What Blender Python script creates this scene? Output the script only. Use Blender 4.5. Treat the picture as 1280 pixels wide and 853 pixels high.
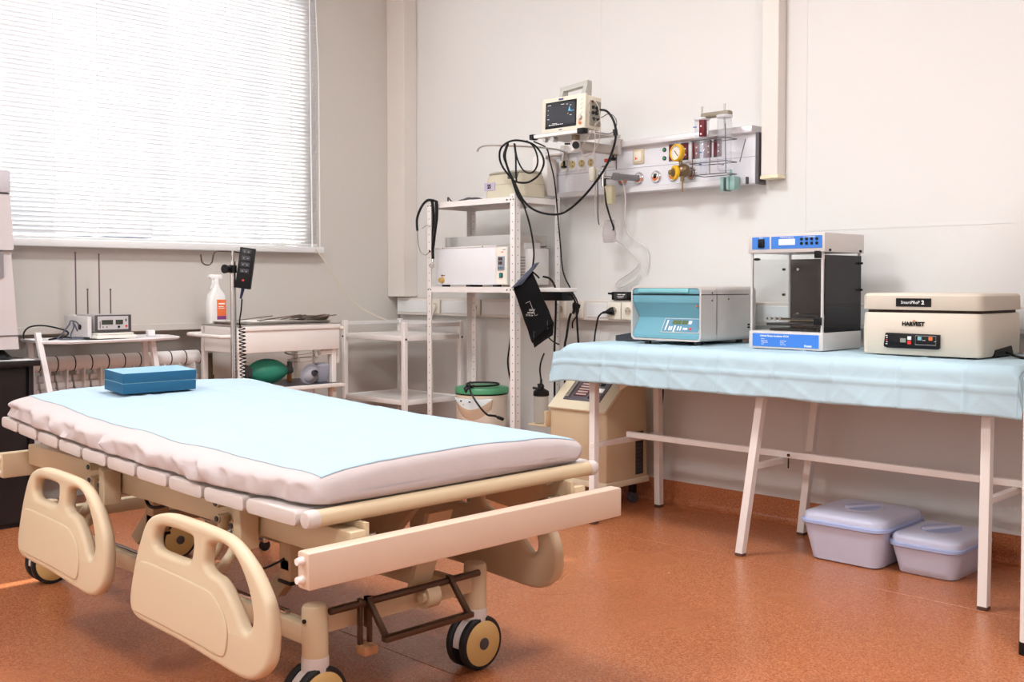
import bpy, bmesh, math, random
from mathutils import Vector, Matrix, noise
random.seed(7)
for o in list(bpy.data.objects): bpy.data.objects.remove(o)
SC = bpy.context.scene; COL = SC.collection; PI = math.pi
R = math.radians

# ------------------------------------------------------------------ camera
cam = bpy.data.cameras.new('camera'); camo = bpy.data.objects.new('camera', cam); COL.objects.link(camo)
camo.location = (4.876, -3.95, 1.0)
camo.rotation_euler = (R(88), 0, R(45))
cam.sensor_width = 36; cam.lens = 1330/1280*36
cam.shift_y = -(426.5-402.4)/1280
cam.clip_start = .05
SC.camera = camo

# ------------------------------------------------------------------ world, sun, daylight, exposure
w = bpy.data.worlds.new('world'); SC.world = w; w.use_nodes = True
bg = w.node_tree.nodes['Background']; bg.inputs[0].default_value = (.90, .955, 1, 1); bg.inputs[1].default_value = 4.6
SUN_DIR = Vector((1.11, 1.14, -1.20)).normalized()
sl = bpy.data.lights.new('sun', 'SUN'); sl.energy = 9; sl.angle = R(.6); sl.color = (1, .95, .87)
so = bpy.data.objects.new('sun', sl); COL.objects.link(so); so.rotation_euler = SUN_DIR.to_track_quat('-Z', 'Y').to_euler(); so.location = (-3, -6, 5)
def portal(name, loc, rot, sx, sz):
    l = bpy.data.lights.new(name, 'AREA'); l.shape = 'RECTANGLE'; l.size = sx; l.size_y = sz
    l.cycles.is_portal = True
    o = bpy.data.objects.new(name, l); COL.objects.link(o); o.location = loc; o.rotation_euler = rot
portal('daylight_one', (-.20, -1.88, 2.0), (0, R(-90), 0), 1.6, 2.4)
portal('daylight_two', (-.20, -4.4, 2.0), (0, R(-90), 0), 1.6, 1.7)
portal('daylight_three', (2.2, -6.42, 1.9), (R(90), 0, 0), 2.8, 1.8)
SC.view_settings.view_transform = 'Standard'; SC.view_settings.look = 'None'
SC.view_settings.gamma = 1; SC.view_settings.use_curve_mapping = False
SC.view_settings.exposure = 0.63

# ------------------------------------------------------------------ materials
def lin(c):
    return tuple((x/12.92 if x <= .04045 else ((x+.055)/1.055)**2.4) for x in c)
def col(h):
    return lin(tuple(int(h[i:i+2], 16)/255 for i in (0, 2, 4)))
MATS = {}
def mat(name, c, rough=.5, metal=0, bump=0, bscale=60, var=0, vscale=8, spec=.5, trans=0, emit=0, coat=0, ior=1.45, alpha=1, sub=0):
    if name in MATS: return MATS[name]
    m = bpy.data.materials.new(name); m.use_nodes = True; MATS[name] = m
    nt = m.node_tree; b = nt.nodes['Principled BSDF']
    rgb = col(c) if isinstance(c, str) else c
    b.inputs['Base Color'].default_value = (*rgb, 1)
    b.inputs['Roughness'].default_value = rough; b.inputs['Metallic'].default_value = metal
    b.inputs['Specular IOR Level'].default_value = spec; b.inputs['IOR'].default_value = ior
    b.inputs['Transmission Weight'].default_value = trans; b.inputs['Coat Weight'].default_value = coat
    if alpha < 1: b.inputs['Alpha'].default_value = alpha
    if emit:
        b.inputs['Emission Color'].default_value = (*rgb, 1); b.inputs['Emission Strength'].default_value = emit
    tc = nt.nodes.new('ShaderNodeTexCoord')
    if var or not bump:
        n = nt.nodes.new('ShaderNodeTexNoise'); n.inputs['Scale'].default_value = vscale; n.inputs['Detail'].default_value = 4
        nt.links.new(tc.outputs['Object'], n.inputs['Vector'])
        mx = nt.nodes.new('ShaderNodeMix'); mx.data_type = 'RGBA'
        v = var or .03
        mx.inputs['A'].default_value = (*[max(0, x*(1-v)) for x in rgb], 1); mx.inputs['B'].default_value = (*[min(1, x*(1+v)) for x in rgb], 1)
        nt.links.new(n.outputs['Fac'], mx.inputs['Factor']); nt.links.new(mx.outputs['Result'], b.inputs['Base Color'])
    if bump:
        n2 = nt.nodes.new('ShaderNodeTexNoise'); n2.inputs['Scale'].default_value = bscale; n2.inputs['Detail'].default_value = 3
        nt.links.new(tc.outputs['Object'], n2.inputs['Vector'])
        bp = nt.nodes.new('ShaderNodeBump'); bp.inputs['Strength'].default_value = bump; bp.inputs['Distance'].default_value = .01
        nt.links.new(n2.outputs['Fac'], bp.inputs['Height']); nt.links.new(bp.outputs['Normal'], b.inputs['Normal'])
    return m
def glassmat(name, tint=(1, 1, 1), refl=.08, haze=0.0, hc=(1, 1, 1)):
    m = bpy.data.materials.new(name); m.use_nodes = True; nt = m.node_tree; nt.nodes.clear(); MATS[name] = m
    out = nt.nodes.new('ShaderNodeOutputMaterial'); t = nt.nodes.new('ShaderNodeBsdfTransparent'); t.inputs[0].default_value = (*tint, 1)
    g = nt.nodes.new('ShaderNodeBsdfGlossy'); g.inputs['Roughness'].default_value = .03
    f = nt.nodes.new('ShaderNodeFresnel'); ge = nt.nodes.new('ShaderNodeNewGeometry'); mr = nt.nodes.new('ShaderNodeMapRange')
    mr.inputs['To Min'].default_value = 1.45; mr.inputs['To Max'].default_value = 1/1.45
    nt.links.new(ge.outputs['Backfacing'], mr.inputs['Value']); nt.links.new(mr.outputs[0], f.inputs[0])
    mx = nt.nodes.new('ShaderNodeMixShader'); nt.links.new(f.outputs[0], mx.inputs[0]); nt.links.new(t.outputs[0], mx.inputs[1]); nt.links.new(g.outputs[0], mx.inputs[2])
    last = mx
    if haze:
        d = nt.nodes.new('ShaderNodeBsdfDiffuse'); d.inputs[0].default_value = (*hc, 1)
        m2 = nt.nodes.new('ShaderNodeMixShader'); m2.inputs[0].default_value = haze
        nt.links.new(mx.outputs[0], m2.inputs[1]); nt.links.new(d.outputs[0], m2.inputs[2]); last = m2
    nt.links.new(last.outputs[0], out.inputs[0]); return m
def slatmat():
    m = bpy.data.materials.new('blind_slat_white'); m.use_nodes = True; nt = m.node_tree; b = nt.nodes['Principled BSDF']; out = nt.nodes['Material Output']
    b.inputs['Base Color'].default_value = (.71, .72, .74, 1); b.inputs['Roughness'].default_value = .45
    n = nt.nodes.new('ShaderNodeTexNoise'); n.inputs['Scale'].default_value = 30
    bp = nt.nodes.new('ShaderNodeBump'); bp.inputs['Strength'].default_value = .03; nt.links.new(n.outputs[0], bp.inputs['Height']); nt.links.new(bp.outputs[0], b.inputs['Normal'])
    t = nt.nodes.new('ShaderNodeBsdfTranslucent'); t.inputs[0].default_value = (.9, .92, .93, 1)
    mx = nt.nodes.new('ShaderNodeMixShader'); mx.inputs[0].default_value = .08
    nt.links.new(b.outputs[0], mx.inputs[1]); nt.links.new(t.outputs[0], mx.inputs[2]); nt.links.new(mx.outputs[0], out.inputs[0]); MATS['slat'] = m; return m
def floormat(name, dark):
    m = bpy.data.materials.new(name); m.use_nodes = True; nt = m.node_tree; b = nt.nodes['Principled BSDF']; MATS[name] = m
    tc = nt.nodes.new('ShaderNodeTexCoord')
    n = nt.nodes.new('ShaderNodeTexNoise'); n.inputs['Scale'].default_value = 190; n.inputs['Detail'].default_value = 6; n.inputs['Roughness'].default_value = .7
    n2 = nt.nodes.new('ShaderNodeTexNoise'); n2.inputs['Scale'].default_value = 1.6; n2.inputs['Detail'].default_value = 3
    r = nt.nodes.new('ShaderNodeValToRGB')
    A, B, C_ = [tuple(x*dark for x in col(c)) for c in ('9a5836', 'c17247', 'd4936a')]
    r.color_ramp.elements[0].position = .36; r.color_ramp.elements[0].color = (*A, 1)
    r.color_ramp.elements[1].position = .66; r.color_ramp.elements[1].color = (*C_, 1)
    e = r.color_ramp.elements.new(.5); e.color = (*B, 1)
    mx = nt.nodes.new('ShaderNodeMix'); mx.data_type = 'RGBA'; mx.blend_type = 'MULTIPLY'; mx.inputs['Factor'].default_value = .25
    nt.links.new(tc.outputs['Object'], n.inputs['Vector']); nt.links.new(tc.outputs['Object'], n2.inputs['Vector'])
    nt.links.new(n.outputs['Fac'], r.inputs[0]); nt.links.new(r.outputs[0], mx.inputs['A']); nt.links.new(n2.outputs['Fac'], mx.inputs['B'])
    nt.links.new(mx.outputs['Result'], b.inputs['Base Color'])
    b.inputs['Roughness'].default_value = .30; b.inputs['Specular IOR Level'].default_value = .55
    rr = nt.nodes.new('ShaderNodeMapRange'); rr.inputs['To Min'].default_value = .18; rr.inputs['To Max'].default_value = .34
    nt.links.new(n2.outputs['Fac'], rr.inputs['Value']); nt.links.new(rr.outputs[0], b.inputs['Roughness'])
    bp = nt.nodes.new('ShaderNodeBump'); bp.inputs['Strength'].default_value = .12; bp.inputs['Distance'].default_value = .004
    nt.links.new(n.outputs['Fac'], bp.inputs['Height']); nt.links.new(bp.outputs['Normal'], b.inputs['Normal'])
    return m
FLOOR = floormat('speckled_terracotta_vinyl', 1.0)
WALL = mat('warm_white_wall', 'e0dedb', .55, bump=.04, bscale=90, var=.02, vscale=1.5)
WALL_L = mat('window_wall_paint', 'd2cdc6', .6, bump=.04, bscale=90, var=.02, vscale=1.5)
TRIMW = mat('white_plastic_trim', 'e4ddd6', .4)
SLAT = slatmat()
GLASS = glassmat('clear_glass')
WGLASS = glassmat('window_glass')
PVC = mat('white_pvc', 'eceded', .35)
WMET = mat('white_painted_metal', 'ebe6e2', .38)
WMET2 = mat('cream_painted_metal', 'efe8e3', .4)
BEDC = mat('cream_bed_enamel', 'cdb898', .42)
BEDP = mat('cream_bed_plastic', 'd0bd9f', .45, bump=.03, bscale=220)
SLATP = mat('pale_slat_plastic', 'cdc2bd', .5)
DMET = mat('dark_bronze_metal', '5a4638', .35, .6)
CHROME = mat('chrome', 'c9c6c4', .18, 1)
STEEL = mat('brushed_steel', 'c4bfba', .35, .9, bump=.02, bscale=150)
BLACK = mat('black_plastic', '0d0d10', .42, spec=.35)
RUBBER = mat('black_rubber', '1c1b1c', .6)
CABLE = mat('black_cable', '0b0b0d', .4, spec=.35)
SHEETW = mat('white_fitted_sheet', 'c0b4b3', .85, bump=.15, bscale=25, var=.03)
SHEETB = mat('pale_blue_nonwoven', 'a9bfcd', .85, bump=.08, bscale=45, var=.03)
CLOTHB = mat('light_blue_table_cloth', 'b6d0db', .8, bump=.05, bscale=160, var=.04)
TEAL = mat('teal_plastic', '5f9fae', .4)
TEALL = mat('light_teal_plastic', '7fc0c8', .4)
GREY = mat('light_grey_plastic', 'c9c4c0', .45)
GREYD = mat('dark_grey_plastic', '4b4b50', .5)
BEIGE = mat('beige_plastic', 'd8cdbd', .5, bump=.03, bscale=200)
BEIGE2 = mat('monitor_beige', 'ddd5c3', .45)
BEIGE3 = mat('khaki_beige', 'cbc3ad', .45)
BLUE = mat('bright_blue_label', '3f7fd6', .4)
CREAM = mat('cream_socket', 'ece5d6', .4)
YEL = mat('yellow_paint', 'e8b51c', .4)
YELP = mat('yellow_wheel', 'd9b878', .5)
REDD = mat('dark_red_plastic', '6b1420', .35)
REDB = mat('bright_red', 'd8342c', .4, emit=0)
ORG = mat('orange', 'e8763a', .5)
LILAC = mat('lilac_plastic', 'ccd0e6', .4, bump=.02, bscale=90)
LILACD = mat('lilac_blue_plastic', 'a9b8e0', .4)
GREEN = mat('green_lid', '4f9a6e', .35)
GREENB = mat('resuscitator_green', '2f8a72', .35)
BRASS = mat('brass', '8f7c5a', .35, .8)
SCREEN = mat('dark_screen', '26272b', .2)
WHITEP = mat('white_print', 'f2f2f2', .5)
DESK = mat('dark_desk_laminate', '1d191b', .35, var=.1, vscale=20)
BLUEBOX = mat('blue_cardboard', '14597c', .45)
BLUEBOXT = mat('blue_cardboard_top', '7eb0c8', .35)
SMOKE = mat('dark_grey_perspex', '3b393e', .25)

# ------------------------------------------------------------------ mesh helpers
class MB:
    def __init__(s): s.v = []; s.f = []; s.m = []
    def add(s, vs, fs, m=0, M=None):
        k = len(s.v)
        for v in vs:
            v = Vector(v); s.v.append(M @ v if M else v)
        for f in fs: s.f.append(tuple(i+k for i in f)); s.m.append(m)
        return s
    def bm(s, bm, m=0, M=None):
        bm.verts.ensure_lookup_table(); bm.verts.index_update()
        s.add([v.co.copy() for v in bm.verts], [[v.index for v in f.verts] for f in bm.faces], m, M); bm.free(); return s
    def box(s, x0, x1, y0, y1, z0, z1, b=0, seg=2, m=0, M=None):
        bm = bmesh.new(); bmesh.ops.create_cube(bm, size=1)
        for v in bm.verts:
            v.co = Vector(((x0+x1)/2+v.co.x*(x1-x0), (y0+y1)/2+v.co.y*(y1-y0), (z0+z1)/2+v.co.z*(z1-z0)))
        if b:
            b = min(b, abs(x1-x0)*.49, abs(y1-y0)*.49, abs(z1-z0)*.49)
            bmesh.ops.bevel(bm, geom=bm.edges[:], offset=b, segments=seg, affect='EDGES', profile=.5)
        return s.bm(bm, m, M)
    def cyl(s, p0, p1, r0, r1=None, n=16, m=0, caps=True, M=None):
        p0 = Vector(p0); p1 = Vector(p1); r1 = r0 if r1 is None else r1
        d = (p1-p0).normalized(); a = d.orthogonal().normalized(); b = d.cross(a)
        vs = []
        for p, r in ((p0, r0), (p1, r1)):
            for i in range(n):
                t = 2*PI*i/n; vs.append(p+a*math.cos(t)*r+b*math.sin(t)*r)
        fs = [(i, (i+1) % n, n+(i+1) % n, n+i) for i in range(n)]
        if caps: fs += [tuple(range(n))[::-1], tuple(range(n, 2*n))]
        return s.add(vs, fs, m, M)
    def tube(s, pts, r, n=8, m=0, smooth=6, closed=False, M=None):
        pts = [Vector(p) for p in pts]
        if smooth and len(pts) > 2:
            q = []; N = len(pts); rng = N if closed else N-1
            for i in range(rng):
                P = [pts[(i+j) % N] if closed else pts[max(0, min(N-1, i+j))] for j in (-1, 0, 1, 2)]
                for k in range(smooth):
                    t = k/smooth
                    q.append(.5*((2*P[1])+(P[2]-P[0])*t+(2*P[0]-5*P[1]+4*P[2]-P[3])*t*t+(3*P[1]-P[0]-3*P[2]+P[3])*t**3))
            if not closed: q.append(pts[-1])
            pts = q
        N = len(pts); vs = []; a = None
        for i in range(N):
            if closed: d = pts[(i+1) % N]-pts[i-1]
            else: d = pts[min(N-1, i+1)]-pts[max(0, i-1)]
            if d.length < 1e-9: d = Vector((0, 0, 1))
            d.normalize()
            if a is None: a = d.orthogonal().normalized()
            else:
                a = a-d*a.dot(d)
                a = a.normalized() if a.length > 1e-6 else d.orthogonal().normalized()
            b = d.cross(a)
            for k in range(n):
                t = 2*PI*k/n; vs.append(pts[i]+a*math.cos(t)*r+b*math.sin(t)*r)
        fs = []
        for i in range(N if closed else N-1):
            j = (i+1) % N
            for k in range(n): fs.append((i*n+k, i*n+(k+1) % n, j*n+(k+1) % n, j*n+k))
        if not closed: fs += [tuple(range(n))[::-1], tuple((N-1)*n+k for k in range(n))]
        return s.add(vs, fs, m, M)
    def lathe(s, prof, c=(0, 0, 0), n=32, m=0, M=None):
        vs = []; fs = []; c = Vector(c)
        for r, z in prof:
            for i in range(n):
                t = 2*PI*i/n; vs.append(c+Vector((max(r, 1e-5)*math.cos(t), max(r, 1e-5)*math.sin(t), z)))
        for j in range(len(prof)-1):
            for i in range(n): fs.append((j*n+i, j*n+(i+1) % n, (j+1)*n+(i+1) % n, (j+1)*n+i))
        fs += [tuple(range(n))[::-1], tuple((len(prof)-1)*n+i for i in range(n))]
        return s.add(vs, fs, m, M)
    def loft(s, rings, m=0, caps=True, M=None):
        n = len(rings[0]); vs = [p for r in rings for p in r]; fs = []
        for j in range(len(rings)-1):
            for i in range(n): fs.append((j*n+i, j*n+(i+1) % n, (j+1)*n+(i+1) % n, (j+1)*n+i))
        if caps: fs += [tuple(range(n))[::-1], tuple((len(rings)-1)*n+i for i in range(n))]
        return s.add(vs, fs, m, M)
    def rloft(s, secs, c=(0, 0), k=6, m=0, M=None):
        return s.loft([rrect(c[0], c[1], hx, hy, r, z, k) for (z, hx, hy, r) in secs], m, True, M)
    def prism(s, pts, axis, a0, a1, m=0, b=0, seg=2, M=None):
        """outline pts (u,v) extruded along axis; x: (y,z), y: (x,z), z: (x,y)"""
        bm = bmesh.new()
        def P(u, v, a): return (a, u, v) if axis == 'x' else ((u, a, v) if axis == 'y' else (u, v, a))
        lo = [bm.verts.new(P(u, v, a0)) for u, v in pts]; hi = [bm.verts.new(P(u, v, a1)) for u, v in pts]; n = len(pts)
        bm.faces.new(lo[::-1]); bm.faces.new(hi)
        for i in range(n): bm.faces.new((lo[i], lo[(i+1) % n], hi[(i+1) % n], hi[i]))
        bmesh.ops.recalc_face_normals(bm, faces=bm.faces[:])
        if b: bmesh.ops.bevel(bm, geom=bm.edges[:], offset=b, segments=seg, affect='EDGES', profile=.5)
        return s.bm(bm, m, M)
    def ball(s, c, r, n=16, k=10, m=0, M=None):
        rx, ry, rz = r if isinstance(r, tuple) else (r, r, r)
        vs = []; fs = []
        for j in range(k+1):
            p = -PI/2+PI*j/k
            for i in range(n):
                t = 2*PI*i/n; vs.append((c[0]+rx*max(math.cos(p), 1e-4)*math.cos(t), c[1]+ry*max(math.cos(p), 1e-4)*math.sin(t), c[2]+rz*math.sin(p)))
        for j in range(k):
            for i in range(n): fs.append((j*n+i, j*n+(i+1) % n, (j+1)*n+(i+1) % n, (j+1)*n+i))
        return s.add(vs, fs, m, M)
def rrect(cx, cy, hx, hy, r, z, k=6):
    r = min(r, hx*.999, hy*.999); out = []
    for q, (sx, sy) in enumerate(((1, 1), (-1, 1), (-1, -1), (1, -1))):
        for i in range(k+1):
            t = PI/2*(q+i/k)
            out.append((cx+sx*(hx-r)+r*math.cos(t), cy+sy*(hy-r)+r*math.sin(t), z))
    return out
def fin(me, name, mats, parent, label=None, kind=None):
    for m in (mats if isinstance(mats, (list, tuple)) else [mats]): me.materials.append(m)
    o = bpy.data.objects.new(name, me); COL.objects.link(o)
    if parent is not None: o.parent = parent
    if label: o['label'] = label
    if kind: o['kind'] = kind
    return o
def rootof(p):
    while p.parent: p = p.parent
    return p
def obj(name, mb, mats, parent=None, label=None, kind=None, ang=38, rel=True):
    """links the collected mesh as ONE object; coordinates are room coordinates, made relative to the root's base when it has a parent"""
    me = bpy.data.meshes.new(name)
    vs = mb.v
    if parent is not None and rel:
        Mi = Matrix.Translation(rootof(parent)['base']) if False else None
        r = rootof(parent); L = r.location
        vs = [v-L for v in vs] if r.rotation_euler.z == 0 else [Matrix.Rotation(-r.rotation_euler.z, 3, 'Z') @ (v-L) for v in vs]
    elif parent is None and vs:
        c = Vector((sum(v.x for v in vs)/len(vs), sum(v.y for v in vs)/len(vs), min(v.z for v in vs)))
        vs = [v-c for v in vs]
    me.from_pydata([tuple(v) for v in vs], [], mb.f)
    me.polygons.foreach_set('material_index', mb.m)
    me.polygons.foreach_set('use_smooth', [True]*len(mb.f))
    bm = bmesh.new(); bm.from_mesh(me); bmesh.ops.recalc_face_normals(bm, faces=bm.faces[:]); bm.to_mesh(me); bm.free()
    me.update(); me.set_sharp_from_angle(angle=R(ang))
    o = fin(me, name, mats, parent, label, kind)
    if parent is None and mb.v: o.location = c
    return o
def tag(o, label, cat, group=None, kind=None):
    if label: o['label'] = label
    if cat: o['category'] = cat
    if group: o['group'] = group
    if kind: o['kind'] = kind
    return o
def thing(name, label, cat, loc=(0, 0, 0), rz=0, group=None):
    o = bpy.data.objects.new(name, None); COL.objects.link(o); o.location = loc; o.rotation_euler = (0, 0, rz); o.empty_display_size = .05
    return tag(o, label, cat, group)
def struct(name, mb, mats, parent=None):
    o = obj(name, mb, mats, parent); o['kind'] = 'structure'; return o
def dup(root, loc, rz=None, label=None):
    r = root.copy(); COL.objects.link(r); r.location = loc
    if rz is not None: r.rotation_euler = (0, 0, rz)
    if label: r['label'] = label
    for ch in list(root.children):
        c = ch.copy(); COL.objects.link(c); c.parent = r
        for g in ch.children:
            d = g.copy(); COL.objects.link(d); d.parent = c
    return r
def boxo(name, a, mats, parent=None, b=0, label=None): return obj(name, MB().box(*a, b=b), mats, parent, label)
def text(name, s, loc, size, face, m, parent, align='CENTER', ext=.0004, tilt=0, sx=1, bold=0):
    """flat lettering as thin geometry; face '-y' or '+x' is the way the text looks"""
    cu = bpy.data.curves.new(name, 'FONT'); cu.body = s; cu.size = size; cu.extrude = ext; cu.align_x = align; cu.align_y = 'CENTER'; cu.offset = bold
    cu.resolution_u = 2
    t = bpy.data.objects.new(name+'_tmp', cu); COL.objects.link(t)
    bpy.context.view_layer.update()
    me = bpy.data.meshes.new_from_object(t); bpy.data.objects.remove(t); me.name = name
    rz = {'-y': 0, '+x': PI/2, '-x': -PI/2}[face]
    L = rootof(parent).location; rr = rootof(parent).rotation_euler.z
    Mx = Matrix.Translation(Vector(loc)) @ Matrix.Rotation(rz, 4, 'Z') @ Matrix.Rotation(PI/2+tilt, 4, 'X') @ Matrix.Diagonal((sx, 1, 1, 1))
    Mx = Matrix.Rotation(-rr, 4, 'Z') @ Matrix.Translation(-L) @ Mx
    me.transform(Mx)
    me.materials.clear()
    return fin(me, name, m, parent)
def plate(outlines, depth, bevel, M, res=8):
    """2D outline (with holes) as a bevelled plate mesh in MB form"""
    cu = bpy.data.curves.new('t', 'CURVE'); cu.dimensions = '2D'; cu.fill_mode = 'BOTH'; cu.extrude = depth/2-bevel; cu.bevel_depth = bevel; cu.bevel_resolution = 3; cu.offset = -bevel
    for ol, sm in outlines:
        pts = catmull(ol, res) if sm else ol
        sp = cu.splines.new('POLY'); sp.points.add(len(pts)-1); sp.use_cyclic_u = True
        for i, p in enumerate(pts): sp.points[i].co = (p[0], p[1], 0, 1)
    t = bpy.data.objects.new('t', cu); COL.objects.link(t); bpy.context.view_layer.update()
    me = bpy.data.meshes.new_from_object(t); bpy.data.objects.remove(t)
    bm = bmesh.new(); bm.from_mesh(me); bmesh.ops.remove_doubles(bm, verts=bm.verts[:], dist=1e-5); bpy.data.meshes.remove(me)
    mb = MB(); mb.bm(bm, 0, M); return mb
def catmull(pts, res):
    N = len(pts); out = []
    for i in range(N):
        P = [pts[(i+j) % N] for j in (-1, 0, 1, 2)]
        for k in range(res):
            t = k/res
            out.append(tuple(.5*((2*P[1][c])+(P[2][c]-P[0][c])*t+(2*P[0][c]-5*P[1][c]+4*P[2][c]-P[3][c])*t*t+(3*P[1][c]-P[0][c]-3*P[2][c]+P[3][c])*t**3) for c in (0, 1)))
    return out
XZ = Matrix(((1, 0, 0, 0), (0, 0, -1, 0), (0, 1, 0, 0), (0, 0, 0, 1)))   # plate (u,v) -> (x, y=0, z)

# ------------------------------------------------------------------ room shell
fl = struct('floor', MB().box(-.25, 7.2, -6.6, .2, -.14, -.004), mat('screed', '8a8078', .9))
ys = [0.2, -.65, -2.15, -3.65, -5.15, -6.6]
for i in range(5):
    y1, y0 = ys[i], ys[i+1]
    obj('vinyl_sheet', MB().box(-.2, 7.1, y0+.0012, y1-.0012, -.004, 0, b=.001, seg=1), FLOOR, fl)
struct('ceiling', MB().box(-.25, 7.2, -6.6, .2, 2.95, 3.1), mat('ceiling_white', 'eeeae6', .8))
wb = struct('wall_back', MB().box(-.25, 7.2, 0, .2, -.02, 2.95), WALL)
for x in (1.525, 2.623, 3.7, 4.8, 5.9):
    obj('joint_strip', MB().box(x-.009, x+.009, -.0014, .001, .1, 2.95), WALL, wb)
obj('joint_strip', MB().box(2.64, 7.0, -.0012, .001, 1.219, 1.229), WALL, wb)
# window wall with two windows and a niche for the radiator
W = MB()
def slab(y0, y1, z0, z1, x0=-.25, x1=0): W.box(x0, x1, y0, y1, z0, z1)
slab(-6.6, .0, 2.78, 2.95); slab(-.72, .0, 0, 2.78); slab(-3.46, -3.05, 0, 2.78); slab(-6.6, -5.4, 0, 2.78)
slab(-3.05, -.72, .775, 1.17); slab(-5.4, -3.46, 0, 1.17)
slab(-3.05, -1.22, 0, .775, -.25, -.13); slab(-1.22, -.72, 0, .775)
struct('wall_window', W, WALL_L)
W = MB()
W.box(-.25, 1.2, -6.6, -6.4, 0, 2.95); W.box(3.2, 7.2, -6.6, -6.4, 0, 2.95); W.box(1.2, 3.2, -6.6, -6.4, 0, .9); W.box(1.2, 3.2, -6.6, -6.4, 2.7, 2.95)
wl = struct('wall_left', W, WALL)
struct('wall_right', MB().box(7.0, 7.2, -6.4, 0, 0, 2.95), WALL)
# coved vinyl skirting
def cove(x0, x1, axis='x', c0=0, sgn=-1):
    pr = [(0, .1025), (.0035, .1025)]
    r = .028
    for i in range(7):
        t = PI/2*i/6; pr.append((.004+r-r*math.cos(t), r-r*math.sin(t)+.001))
    pr += [(.06, .0012), (.06, 0), (0, 0)]
    mb = MB()
    if axis == 'x': mb.prism([(c0+sgn*a, b) for a, b in pr], 'x', x0, x1)
    else: mb.prism([(c0+a, b) for a, b in pr], 'y', x0, x1)
    return mb
struct('baseboard_back', cove(0.0, 7.0), FLOOR)
struct('baseboard_window', cove(-1.2, 0, 'y'), FLOOR)
# boxed pipe in the corner and the vertical cable duct
mb = MB().box(.0, .155, -.095, -.0, .93, 2.95, b=.003, seg=1)
struct('trim_1', mb, TRIMW)
mb = MB().box(2.455, 2.535, -.06, 0, 1.452, 2.95, b=.003, seg=1)
t2 = struct('trim_2', mb, TRIMW)
obj('end_cap', MB().box(2.452, 2.538, -.062, 0, 1.44, 1.454, b=.002, seg=1), mat('yellowed_cap', 'e9dfc0', .5), t2)
# cable trunking along the wall
tr = struct('trim_3', MB().box(0.03, 3.72, -.05, 0, .826, .927, b=.004, seg=1), TRIMW)
for a, b in ((.04, .335), (.425, .665), (.75, 1.0), (1.035, 1.28), (1.49, 1.615), (1.795, 2.3), (2.33, 3.0), (3.02, 3.7)):
    obj('cover_panel', MB().box(a, b, -.054, -.048, .842, .911, b=.002, seg=1), PVC, tr)
# radiator ledge
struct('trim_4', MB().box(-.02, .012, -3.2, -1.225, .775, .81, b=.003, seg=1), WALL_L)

# ------------------------------------------------------------------ windows
def window(idx, y0, y1, z0, z1, posts):
    m = MB(); x0, x1 = -.19, -.13; f = .055
    m.box(x0, x1, y0, y1, z0, z0+f, b=.006, seg=1); m.box(x0, x1, y0, y1, z1-f, z1, b=.006, seg=1)
    m.box(x0, x1, y0, y0+f, z0, z1, b=.006, seg=1); m.box(x0, x1, y1-f, y1, z0, z1, b=.006, seg=1)
    o = struct('window_%d' % idx, m, PVC)
    for p in posts: obj('mullion', MB().box(x0, x1, p-.035, p+.035, z0+f, z1-f, b=.006, seg=1), PVC, o)
    obj('window_pane', MB().box(-.163, -.157, y0+f*.8, y1-f*.8, z0+f*.8, z1-f*.8), WGLASS, o)
    return o
w1 = window(1, -3.05, -.72, 1.17, 2.78, (-1.18, -2.36))
sash = MB()
for a in ((-1.745, -1.70, 1.26, 2.52), (-2.30, -2.255, 1.26, 2.52)): sash.box(-.205, -.125, *a, b=.006, seg=1)
sash.box(-.205, -.125, -2.30, -1.70, 1.235, 1.285, b=.006, seg=1); sash.box(-.205, -.125, -2.30, -1.70, 2.48, 2.53, b=.006, seg=1)
obj('window_sash', sash, PVC, w1)
obj('window_seal', MB().tube([(-.122, -2.28, 1.29), (-.122, -1.722, 1.29), (-.122, -1.722, 2.475), (-.122, -2.28, 2.475)], .006, smooth=0, closed=True), GREYD, w1)
w2 = window(2, -5.4, -3.46, 1.17, 2.78, (-4.4,))
W = MB()
for a in ((1.2, 3.2, -6.52, -6.46, .9, .96), (1.2, 3.2, -6.52, -6.46, 2.64, 2.7), (1.2, 1.26, -6.52, -6.46, .9, 2.7), (3.14, 3.2, -6.52, -6.46, .9, 2.7), (2.17, 2.23, -6.52, -6.46, .9, 2.7)): W.box(*a, b=.005, seg=1)
w3 = struct('window_3', W, PVC)
obj('window_pane', MB().box(1.25, 3.15, -6.493, -6.487, .95, 2.65), WGLASS, w3)
# sill
struct('trim_5', MB().box(-.13, .075, -3.25, -.585, 1.17, 1.204, b=.006, seg=2), PVC)
struct('trim_6', MB().box(-.13, .075, -5.55, -3.4, 1.17, 1.204, b=.006, seg=2), PVC)
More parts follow.
